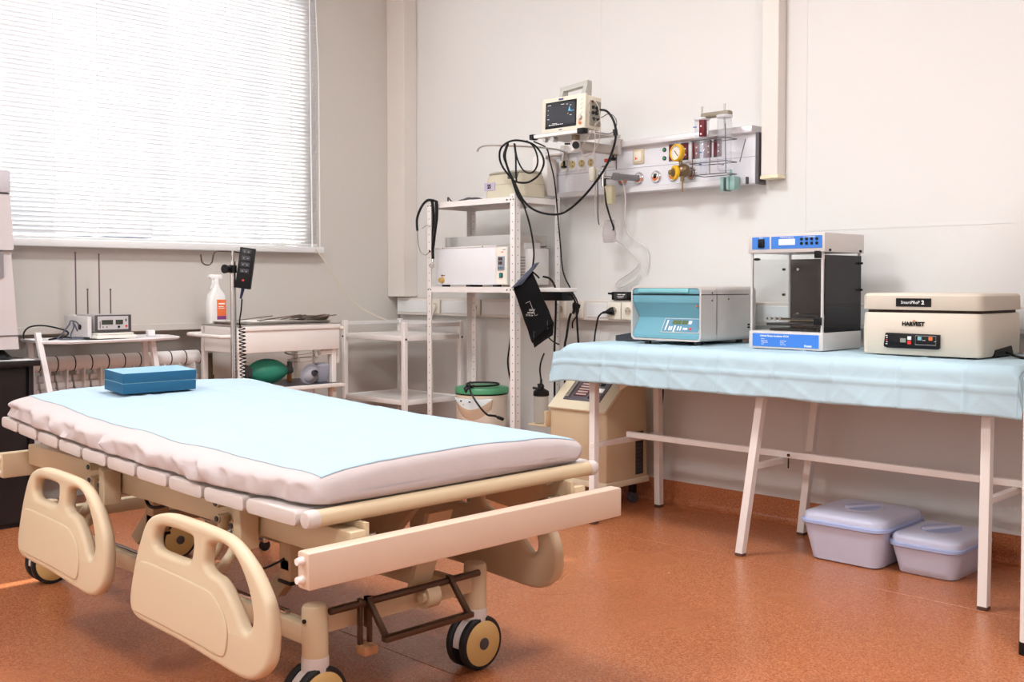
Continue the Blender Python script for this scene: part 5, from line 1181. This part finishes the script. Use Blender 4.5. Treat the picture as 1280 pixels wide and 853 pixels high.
# crescent control face on a projecting pod
pod = MB(); n = 20; top = []; 
face = []
for i in range(n+1):
    a = R(249+89*i/n); d = math.sin(PI*i/n)
    top.append((a, .437-.0*d, .437-.052*d-.001))
vs = []; fs = []
for (a, zt, zb) in top:
    for (z, rr) in ((zt, .1315), (zt, .140), (zb, .146), (zb-.055*(1 if True else 0), .128)):
        vs.append((c_[0]+rr*math.cos(a), c_[1]+rr*math.sin(a), z))
for i in range(n):
    for k in range(3): fs.append((i*4+k, i*4+k+1, (i+1)*4+k+1, (i+1)*4+k))
mp = MB(); mp.add(vs, fs); mp.m = [1 if (i % 3) == 1 else 0 for i in range(len(fs))]
po = obj('control_pod', mp, [mat('pod_tan', 'd2b79d', .5), mat('face_pale_blue', 'dfe9ec', .35)], dr, ang=60)  # tan ledge and underside around the pale blue face
for a_, z_, w_, mt in ((-89, .424, .010, BLACK), (-68, .422, .010, BLACK), (-82, .408, .008, YEL)):
    a = R(a_); M = Matrix.Translation((c_[0]+.1425*math.cos(a), c_[1]+.1425*math.sin(a), z_)) @ Matrix.Rotation(a, 4, 'Z')
    obj('face_key', MB().box(-.001, .003, -w_/2, w_/2, -.003, .003, M=M), mt, po)
tag(obj('coiled_lead', MB().tube([(1.02, -.40, .478), (1.0, -.385, .497), (.96, -.35, .505), (.99, -.30, .510), (1.06, -.25, .508), (1.10, -.27, .503), (1.09, -.34, .50), (1.03, -.39, .498), (1.0, -.39, .502), (.97, -.34, .512), (1.01, -.38, .508), (1.06, -.425, .485), (1.10, -.43, .44), (1.145, -.43, .40), (1.18, -.43, .378), (1.20, -.43, .372), (1.24, -.43, .372), (1.27, -.43, .366)], .0048), CABLE), 'black power lead coiled on the green lid and trailing off it', 'cable')
plug((1.0, -.40, .475), (.5, .35, .35), 'black power plug resting on the green drum lid', .019)
tag(obj('plug_lead_end', MB().cyl((1.262, -.43, .368), (1.295, -.43, .362), .008, n=10).box(1.20, 1.25, -.435, -.425, .368, .378, b=.003), BLACK), 'end of a black lead hanging by the front rack post', 'plug')

# ------------------------------------------------------------------ white open trolley in the corner
wt = thing('utility_trolley', 'empty white two shelf trolley standing in the corner', 'trolley', (.4, -.31, 0))
X0, X1, Y0, Y1 = .145, .655, -.505, -.12
def post(x, y): 
    p = obj('post', MB().box(x-.0125, x+.0125, y-.0125, y+.0125, .05, .808, b=.002, seg=1), WMET, wt)
    obj('castor', MB().cyl((x-.01, y, .025), (x+.01, y, .025), .025, n=16), GREYD, p)
for x in (X0, X1):
    for y in (Y0, Y1): post(x, y)
for z in (.715, .385):
    obj('shelf', MB().box(X0, X1, Y0, Y1, z+.012, z+.017).box(X0, X1, Y0-.006, Y0+.006, z-.004, z+.022, b=.002).box(X0, X1, Y1-.006, Y1+.006, z-.004, z+.022, b=.002).box(X0-.006, X0+.006, Y0, Y1, z-.004, z+.022, b=.002).box(X1-.006, X1+.006, Y0, Y1, z-.004, z+.022, b=.002), WMET, wt)
obj('guard_rail', MB().box(X0, X1, Y1-.008, Y1+.008, .780, .800, b=.002, seg=1).box(X1-.008, X1+.008, Y0, Y1, .780, .800, b=.002, seg=1).box(X0-.008, X0+.008, Y0, Y1, .780, .800, b=.002, seg=1), mat('rail_grey_white', 'dcd8d6', .4), wt)  # rails in a slightly greyer white than the shelves
for x, y in ((X1+.013, Y0), (X1+.013, Y1), (X0+.0, Y0-.013)): obj('bolt', MB().ball((x, y, .72), .006, n=8, k=6), GREYD, wt)

# ------------------------------------------------------------------ instrument trolley
it = thing('instrument_trolley', 'cream instrument trolley with a deep drawer under the window corner', 'trolley', (.36, -1.1, 0))
x0, x1, y0, y1 = .17, .55, -1.385, -.832
dwr = obj('drawer', MB().box(x0+.05, x1, y0, y1, .682, .800, b=.004), WMET2, it)
obj('drawer_lip', MB().prism([(x1-.004, .806), (x1+.008, .806), (x1+.008, .786), (x1-.004, .780)], 'y', y0+.01, y1, b=.002), WMET2, dwr)
obj('side_panel', MB().box(x0+.06, x1-.015, y0-.004, y0+.002, .684, .803, b=.001, seg=1), WMET, dwr)
obj('top_tray', MB().box(x0+.03, x1+.004, y0-.004, y1+.006, .806, .812, b=.002), STEEL, it)
for x in (x0+.015, x1-.03):
    for y in (y0+.02, y1-.02):
        p = obj('leg', MB().box(x-.0125, x+.0125, y-.0125, y+.0125, .05, .80, b=.002, seg=1), WMET2, it)
        obj('castor', MB().cyl((x-.012, y, .028), (x+.012, y, .028), .028, n=16), GREYD, p)
obj('steel_rod', MB().cyl((.47, -.93, .1), (.47, -.93, .69), .006, n=10).cyl((.50, -.86, .1), (.50, -.86, .69), .006, n=10), STEEL, it)
obj('push_handle', MB().tube([(x0+.02, y0+.0, .765), (x0+.02, y0-.055, .765), (x0+.05, y0-.07, .763), (x1-.08, y0-.07, .760), (x1-.05, y0-.06, .760), (x1-.05, y0, .760)], .009, n=10), WMET, it)
obj('side_knob', MB().cyl((x1-.03, y1, .782), (x1-.03, y1+.03, .782), .008, n=12).ball((x1-.03, y1+.035, .782), .012), CREAM, it)
obj('side_bracket', MB().box(.50, .53, -.93, -.82, .655, .680, b=.003).box(.50, .52, -.83, -.81, .61, .68, b=.003), WMET2, it)
obj('basket_ring', MB().tube([(.56, -1.085, .665), (.56, -.955, .680), (.42, -.92, .680), (.40, -1.05, .668)], .0028, closed=True, n=6).tube([(.555, -1.065, .628), (.555, -.965, .640), (.43, -.93, .64), (.41, -1.04, .63)], .0022, closed=True, n=6).cyl((.56, -1.085, .665), (.555, -1.065, .628), .002, n=6).cyl((.56, -.955, .68), (.555, -.965, .64), .002, n=6).cyl((.42, -.92, .68), (.50, -.925, .68), .002, n=6), STEEL, it)
obj('lower_shelf', MB().box(.20, .585, -1.37, -.825, .500, .507, b=.002).box(.575, .587, -1.37, -.825, .498, .514, b=.002), WMET2, it)
tag(obj('instrument_tray', MB().box(.22, .57, -1.34, -.835, .5075, .516, b=.003).box(.225, .565, -1.335, -.84, .516, .5175, m=1), [WMET2, mat('dark_tray_liner', '3f3d42', .4)]), 'dark lined shallow tray on the lower shelf of the instrument trolley', 'tray')
# steel instruments on the top tray
tr_ = thing('instrument_tray', 'steel tray covered with a cloth on top of the instrument trolley', 'tray', (.38, -1.2, .813))
obj('tray_shell', MB().rloft([(.813, .145, .24, .03), (.815, .150, .245, .03), (.824, .157, .255, .03), (.825, .150, .248, .03), (.817, .145, .24, .03)], (.38, -1.11)), STEEL, tr_)
obj('cloth', MB().box(.27, .52, -1.30, -1.12, .824, .828, b=.002), mat('off_white_cloth', 'ece8e2', .8), tr_)
INS = mat('instrument_steel', '8e8680', .3, 1)
def forceps(x, y, rz, L, z, kind):
    M = Matrix.Translation((x, y, z+.004)) @ Matrix.Rotation(rz, 4, 'Z') @ Matrix.Rotation(R(-6), 4, 'Y') @ Matrix.Scale(1.25, 4)
    m = MB().tube([(0, -.004, 0), (L*.6, .002, .001), (L, .001, .001)], .0022, n=6, M=M).tube([(0, .006, 0), (L*.6, -.002, .001), (L, -.001, .001)], .0022, n=6, M=M)
    if kind: m.tube([(-.02, -.016, 0), (-.005, -.014, 0), (0, -.004, 0), (-.012, -.001, 0), (-.022, -.007, 0)], .002, n=6, closed=True, M=M).tube([(-.02, .016, 0), (-.005, .014, 0), (0, .006, 0), (-.012, .003, 0), (-.022, .008, 0)], .002, n=6, closed=True, M=M)
    return m
lst = [('steel scissors lying on the trolley tray, far left', .46, -1.33, 1.2, .12, 1), ('long steel forceps lying on the tray near its front edge', .52, -1.24, 1.4, .15, 1), ('slim steel tweezers at the middle of the tray', .50, -1.13, 1.7, .12, 0),
       ('steel clamp with ring handles right of the tray middle', .49, -1.04, 1.5, .13, 1), ('small steel forceps on the right half of the tray', .45, -1.0, 1.1, .12, 1), ('steel clamp at the right end of the tray', .50, -.97, 1.35, .11, 1)]
for i, (lab, x, y, rz, L, k) in enumerate(lst):
    tag(obj('forceps', forceps(x, y, rz, L, .8305, k), INS), lab, 'instrument', 'steel instruments on the trolley')
kd = thing('kidney_dish', 'flat steel dish with clamps at the right end of the instrument trolley', 'dish', (.44, -.92, .825))
obj('dish', MB().rloft([(.826, .055, .075, .03), (.832, .062, .083, .035), (.846, .068, .09, .04), (.8465, .064, .086, .04), (.834, .057, .077, .03)], (.44, -.93)), mat('dull_steel', '8a8178', .35, .9), kd)
# spray bottle
sb = thing('spray_bottle', 'white spray bottle with orange and purple label on the trolley', 'bottle', (.24, -1.33, .81))
sx, sy = .235, -1.328; z_ = .813
obj('bottle', MB().rloft([(z_, .024, .044, .016), (z_+.005, .027, .047, .018), (z_+.10, .027, .047, .018), (z_+.14, .025, .040, .018), (z_+.165, .018, .022, .016), (z_+.185, .014, .015, .013), (z_+.20, .014, .014, .013)], (sx, sy), k=6), mat('bottle_white', 'ecebe9', .35), sb)
obj('label', MB().box(sx+.020, sx+.0278, sy-.012, sy+.038, z_+.035, z_+.115, b=.002), mat('label_orange', 'e2703c', .45), sb)
obj('label_band', MB().box(sx+.020, sx+.0279, sy-.012, sy+.038, z_+.018, z_+.037, b=.002), mat('label_purple', '7d3a72', .45), sb)
obj('label_print', MB().box(sx+.0275, sx+.0282, sy-.004, sy+.030, z_+.092, z_+.098).box(sx+.0275, sx+.0282, sy-.004, sy+.024, z_+.080, z_+.083).box(sx+.0275, sx+.0282, sy-.004, sy+.028, z_+.072, z_+.075), WHITEP, sb)
obj('trigger_head', MB().box(sx-.012, sx+.012, sy-.032, sy+.028, z_+.212, z_+.236, b=.005).cyl((sx, sy, z_+.198), (sx, sy, z_+.215), .014, n=16).prism([(sy-.022, z_+.214), (sy-.014, z_+.214), (sy-.016, z_+.185), (sy-.026, z_+.165), (sy-.030, z_+.167), (sy-.022, z_+.188)], 'x', sx-.006, sx+.006, b=.001, seg=1).cyl((sx, sy-.032, z_+.226), (sx, sy-.040, z_+.226), .007, n=12), WHITEP, sb)
# resuscitator bag and mask
rs = thing('resuscitator_bag', 'green silicone resuscitator bag lying on the trolley lower tray', 'resuscitator', (.44, -1.17, .519))
m = MB(); prof = []
for i in range(25):
    t = i/24; r = .062*math.sin(PI*(t*.90+.05))**.72+(.0012*math.sin(t*70)); prof.append((r, -.112+.224*t))
MR = Matrix.Translation((.44, -1.18, .583)) @ Matrix.Rotation(-PI/2, 4, 'X')
obj('bag', m.lathe(prof, n=36, M=MR), GREENB, rs)
obj('inlet_valve', MB().lathe([(.034, -.118), (.036, -.11), (.034, -.098)], n=24, M=MR).lathe([(.014, -.155), (.020, -.15), (.020, -.125), (.028, -.12), (.028, -.112)], n=20, M=MR).lathe([(.010, -.18), (.016, -.175), (.016, -.155)], n=16, M=MR), GREYD, rs)
obj('patient_valve', MB().lathe([(.022, .10), (.022, .118), (.017, .12), (.017, .14)], n=20, M=MR).cyl((.44, -1.05, .595), (.44, -1.05, .625), .013, n=14), mat('smoke_valve', '56585c', .3), rs)
mk = thing('breathing_mask', 'clear grey breathing mask lying beside the green bag', 'mask', (.50, -.98, .519))
MK = Matrix.Translation((.515, -.985, .563)) @ Matrix.Rotation(R(80), 4, 'Y') @ Matrix.Rotation(R(35), 4, 'Z')
obj('mask_cushion', MB().lathe([(.040, -.012), (.050, -.010), (.054, 0), (.050, .008), (.042, .008)], n=32, M=MK @ Matrix.Diagonal((.84, 1.1, 1, 1))), mat('mask_grey', '9a98a3', .3), mk)
obj('mask_dome', MB().lathe([(.046, .004), (.040, .020), (.026, .034), (.014, .038)], n=32, M=MK @ Matrix.Diagonal((.84, 1.1, 1, 1))), mat('mask_clear', 'bdbbc4', .2, trans=.3), mk)
obj('mask_port', MB().lathe([(.015, .034), (.016, .036), (.016, .052), (.012, .053), (.012, .040)], n=24, M=MK).lathe([(.005, .04), (.005, .05)], n=12, M=MK), GREYD, mk)
tag(obj('face_mask', MB().rloft([(.519, .020, .03, .015), (.56, .032, .042, .02), (.60, .036, .036, .02), (.612, .02, .02, .015)], (.475, -.895)), mat('lavender_grey', 'a9a9b8', .4)), 'lavender grey rubber mask standing at the right of the trolley tray', 'mask')
tag(obj('small_vial', MB().lathe([(.010, .519), (.012, .523), (.012, .56), (.006, .57), (.006, .585)], (.36, -1.0, 0), n=14).cyl((.36, -1.0, .575), (.36, -1.0, .592), .008, n=12, m=1), [mat('amber_glass', 'b9783a', .2), CREAM]), 'small amber vial behind the breathing mask on the trolley', 'vial')

# ------------------------------------------------------------------ infusion pole, bed remote on its coiled cord
ip = thing('infusion_pole', 'chrome infusion pole with double hook beyond the head of the bed', 'pole', (1.29, -1.765, 0))
px, py = 1.30, -1.868+.0
py = -1.80; px = 1.20
obj('pole', MB().cyl((px, py, .05), (px, py, 1.09), .0115, n=18), CHROME, ip)
obj('inner_pole', MB().cyl((px, py, 1.05), (px, py, 1.13), .006, n=12), CHROME, ip)
obj('hook', MB().tube([(px, py, 1.128), (px-.01, py-.055, 1.128), (px-.015, py-.072, 1.12), (px-.018, py-.080, 1.085), (px-.02, py-.098, 1.075), (px-.022, py-.118, 1.085), (px-.022, py-.124, 1.115)], .003, n=8).tube([(px, py, 1.128), (px+.005, py+.045, 1.118), (px+.005, py+.052, 1.09), (px+.005, py+.068, 1.078), (px+.005, py+.084, 1.09), (px+.005, py+.088, 1.115)], .003, n=8), mat('hook_dark_steel', '5f5552', .35, .9), ip)
obj('height_knob', MB().cyl((px, py, 1.06), (px+.01, py-.035, 1.06), .005).cyl((px+.005, py-.022, 1.06), (px+.012, py-.044, 1.06), .014, .018, n=10).cyl((px, py, 1.045), (px, py, 1.075), .015, n=14), BLACK, ip)
obj('base', MB().cyl((px, py, .03), (px, py, .07), .03, n=16).box(px-.22, px+.22, py-.012, py+.012, .03, .05, b=.004).box(px-.012, px+.012, py-.22, py+.22, .03, .05, b=.004), CHROME, ip)
for dx, dy in ((.21, 0), (-.21, 0), (0, .21), (0, -.21)): obj('castor', MB().cyl((px+dx-.008, py+dy, .02), (px+dx+.008, py+dy, .02), .02, n=14), BLACK, ip)
rm = thing('bed_remote', 'black corded bed remote with arrow buttons hanging on the infusion pole', 'remote control', (px+.03, py+.045, .99))
MRm = Matrix.Translation((px+.035, py+.022, .985)) @ Matrix.Rotation(R(45-3), 4, 'Z') @ Matrix.Rotation(R(8), 4, 'Y')
obj('handset', MB().box(-.029, .029, -.012, .012, 0, .158, b=.003, M=MRm), BLACK, rm)
bt_ = MB()
for i in range(4): bt_.box(-.017, .017, -.0135, -.0115, .060+i*.025, .076+i*.025, b=.002, M=MRm)
obj('button', bt_, mat('button_charcoal', '3c3c40', .5), rm)
ar = MB()
for i in range(4):
    for s in (-1, 1): ar.prism([(s*.005, .067+i*.025), (s*.009, .065+i*.025), (s*.009, .069+i*.025)], 'y', -.0142, -.0134, M=MRm)
obj('button_arrow', ar, GREY, rm)
obj('power_lamp', MB().cyl((0, -.012, .032), (0, -.014, .032), .004, n=12, M=MRm), REDB, rm)
obj('cord_boot', MB().cyl((0, 0, 0), (-.004, 0, -.04), .007, .004, n=10, M=MRm), mat('navy_boot', '20274a', .5), rm)
cp_ = [(px+.030, py+.020, .945), (px+.030, py+.016, .90), (px+.028, py+.010, .86), (px+.026, py+.014, .835)]
obj('cord', MB().tube(cp_, .003), CABLE, rm)
hel = []
for i in range(17*10+1):
    a = 2*PI*i/10; t = i/170
    hel.append((px+.028+.012*math.cos(a), py+.020+.006*t+.012*math.sin(a), .832-.245*t))
obj('coiled_cord', MB().tube(hel, .0024, n=6, smooth=0), CABLE, rm)

# ------------------------------------------------------------------ meter table by the window
mt = thing('side_stand', 'white metal stand with a cut cornered tray top in front of the radiator', 'table', (.27, -1.9, 0))
TW = mat('bright_white_enamel', 'f1eff0', .3)
oc_ = [(.12, -2.20), (.36, -2.20), (.45, -2.135), (.45, -1.76), (.38, -1.60), (.20, -1.56), (.12, -1.62)]
obj('tray_top', MB().prism(oc_, 'z', .752, .760, b=.002).tube([(x, y, .761) for x, y in oc_], .0045, n=8, smooth=0, closed=True), TW, mt)
def sleg(a, b, s=.011):
    m = MB(); m.loft([[(a[0]+i*s, a[1]+j*s, a[2]) for i, j in ((-1, -1), (1, -1), (1, 1), (-1, 1))], [(b[0]+i*s, b[1]+j*s, b[2]) for i, j in ((-1, -1), (1, -1), (1, 1), (-1, 1))]])
    return obj('leg', m, TW, mt)
sleg((.42, -2.10, 0), (.34, -2.215, .80)); sleg((.40, -1.62, 0), (.36, -1.72, .752)); sleg((.16, -2.14, 0), (.16, -2.18, .752)); sleg((.16, -1.62, 0), (.16, -1.66, .752))
obj('corner_knob', MB().box(.185, .215, -1.665, -1.63, .76, .79, b=.005), TW, mt)
obj('cross_brace', MB().box(.15, .17, -2.15, -1.62, .22, .24).box(.40, .42, -2.08, -1.64, .22, .24), TW, mt)
me_ = thing('diathermy_unit', 'small grey electronic unit with two dark displays on the white stand', 'medical device', (.25, -1.9, .766))
obj('lower_unit', MB().box(.16, .40, -1.985, -1.812, .767, .782, b=.003).box(.17, .39, -1.98, -1.818, .783, .790, b=.002), mat('unit_cream', 'e9e4da', .4), me_)
cs_ = obj('case', MB().box(.16, .350, -1.974, -1.815, .793, .868, b=.004), mat('unit_grey', 'b5b0b0', .4), me_)
obj('front_frame', MB().box(.349, .357, -1.976, -1.813, .794, .868, b=.003), mat('frame_charcoal', '4a4548', .45), me_)
ff = obj('front_face', MB().box(.356, .3585, -1.965, -1.828, .804, .862, b=.0008, seg=1), mat('face_silver', 'c9c5c6', .35, .2), me_)
obj('display', MB().box(.358, .360, -1.948, -1.898, .826, .846).box(.358, .360, -1.886, -1.853, .826, .846), mat('display_olive', '3b3d34', .2), ff)
obj('dial', MB().cyl((.358, -1.872, .815), (.362, -1.872, .815), .005, n=12), BLACK, ff)
obj('red_button', MB().cyl((.358, -1.838, .818), (.362, -1.838, .818), .005, n=12), REDB, ff)
obj('small_keys', MB().box(.358, .360, -1.957, -1.954, .81, .84).box(.358, .360, -1.945, -1.940, .813, .818).box(.358, .360, -1.928, -1.923, .813, .818).box(.358, .360, -1.842, -1.836, .838, .85), GREYD, ff)
gu = thing('rod_holder', 'pale grey box with four thin upright metal rods on the white stand', 'medical device', (.14, -1.99, .766))
obj('case', MB().box(.10, .155, -1.985, -1.80, .767, .866, b=.004).box(.10, .345, -2.005, -1.985, .767, .862, b=.004), mat('pale_unit', 'd6d1d0', .4), gu)
obj('socket', MB().cyl((.27, -2.004, .815), (.27, -2.010, .815), .012, n=16), BLACK, gu)
RODM = mat('mauve_metal_rod', '7a6468', .35, .6)
for y, zt in ((-1.965, 1.142), (-1.912, .978), (-1.858, 1.137), (-1.806, .978)): obj('rod', MB().cyl((.135, y, .866), (.135, y, zt), .0032, n=8).ball((.135, y, zt), .0048, n=8, k=6), RODM, gu)
tag(obj('lead_bundle', MB().tube([(.34, -2.27, .775), (.33, -2.265, .80), (.32, -2.24, .822), (.32, -2.19, .828), (.31, -2.12, .815), (.30, -2.07, .795), (.33, -2.10, .776), (.36, -2.15, .772), (.37, -2.18, .770), (.36, -2.14, .775), (.36, -2.09, .776), (.37, -2.04, .773), (.38, -2.01, .771)], .0035), CABLE), 'black leads sprawled over the left end of the white stand', 'cable')
tag(obj('lead_bundle', MB().tube([(.272, -2.012, .815), (.30, -2.03, .835), (.33, -2.07, .845), (.36, -2.09, .83), (.38, -2.13, .79), (.39, -2.15, .773), (.40, -2.12, .771), (.41, -2.07, .771), (.40, -2.05, .772), (.38, -2.09, .78), (.36, -2.07, .82), (.33, -2.06, .84), (.30, -2.03, .80)], .003), mat('slate_lead', '4c5060', .5)), 'slate grey lead looping from the socket of the grey box', 'cable')

# ------------------------------------------------------------------ dark desk and the tall analyser on it
dk = thing('dark_desk', 'dark brown black desk at the left behind the bed head', 'desk', (.2, -2.7, 0))
obj('desk_top', MB().box(.125, .40, -3.3, -2.225, .665, .688, b=.002), DESK, dk)
obj('end_panel', MB().box(.135, .37, -2.262, -2.244, .0, .665, b=.001, seg=1), DESK, dk)
obj('front_door', MB().box(.352, .368, -2.75, -2.275, .02, .655, b=.001, seg=1), DESK, dk)
obj('front_door', MB().box(.352, .368, -3.24, -2.756, .02, .655, b=.001, seg=1), DESK, dk)
obj('carcass', MB().box(.135, .35, -3.28, -2.26, .0, .66), DESK, dk)
an = thing('analyser', 'tall pale grey analyser cabinet at the left edge standing on the dark desk', 'medical machine', (.2, -2.6, .69))
AG = mat('analyser_grey', 'cdc6c6', .45)
obj('lower_body', MB().loft([[(.135, -3.0, z), (.36-dx, -3.0, z), (.36-dx, yy, z), (.135, yy, z)] for z, dx, yy in ((.735, 0, -2.296), (.80, .002, -2.300), (1.135, .01, -2.318))]), AG, an)
obj('upper_body', MB().loft([[(.135, -3.0, z), (.37, -3.0, z), (.37, yy, z), (.135, yy, z)] for z, yy in ((1.14, -2.318), (1.15, -2.314), (1.365, -2.325))]), AG, an)
obj('lid', MB().box(.135, .372, -3.0, -2.322, 1.372, 1.465, b=.008), mat('analyser_lid', 'c8c3c8', .4), an)
obj('recess', MB().box(.345, .362, -2.60, -2.352, 1.03, 1.13), mat('recess_grey', '8b8688', .5), an)
obj('seam', MB().box(.345, .3625, -2.9, -2.29, .79, .793).box(.345, .3645, -2.9, -2.325, 1.366, 1.371), GREYD, an)
obj('base_foot', MB().rloft([(.689, .09, .30, .03), (.70, .10, .31, .03), (.735, .08, .28, .03)], (.245, -2.62)), BLACK, an)
tag(obj('paper_sheet', MB().prism([(.36, -2.42), (.385, -2.24), (.30, -2.235), (.28, -2.30)], 'z', .6885, .6905), WHITEP), 'white sheet of paper on the desk corner under the analyser', 'paper')

# ------------------------------------------------------------------ cabinet frame at the right edge
cb = thing('glass_cabinet', 'white tube framed cabinet at the right edge of the picture', 'cabinet', (4.1, -1.0, 0))
xa, ya = 3.845, -.96
for x, y in ((xa, ya), (4.45, ya), (xa, -.56), (4.45, -.56)):
    p = obj('post', MB().cyl((x, y, .03), (x, y, 1.75), .0125, n=18), WMET, cb)
    obj('foot', MB().cyl((x, y, 0), (x, y, .035), .0145, n=18), BLACK, p)
obj('side_panel', MB().box(xa+.012, xa+.016, ya+.01, -.57, .16, 1.70), WMET, cb)
obj('front_door', MB().box(xa+.022, 4.44, ya-.004, ya+.012, .17, 1.70, b=.002), GREY, cb)
obj('bottom_rail', MB().box(xa, 4.45, ya-.010, ya+.010, .135, .16, b=.002), mat('blush_rail', 'dcc6bd', .45), cb)
obj('bottom_panel', MB().box(xa, 4.45, ya, -.56, .14, .155), WMET, cb)
obj('top_panel', MB().box(xa-.012, 4.462, ya-.012, -.548, 1.74, 1.76, b=.003), WMET, cb)
bpy.context.view_layer.update()
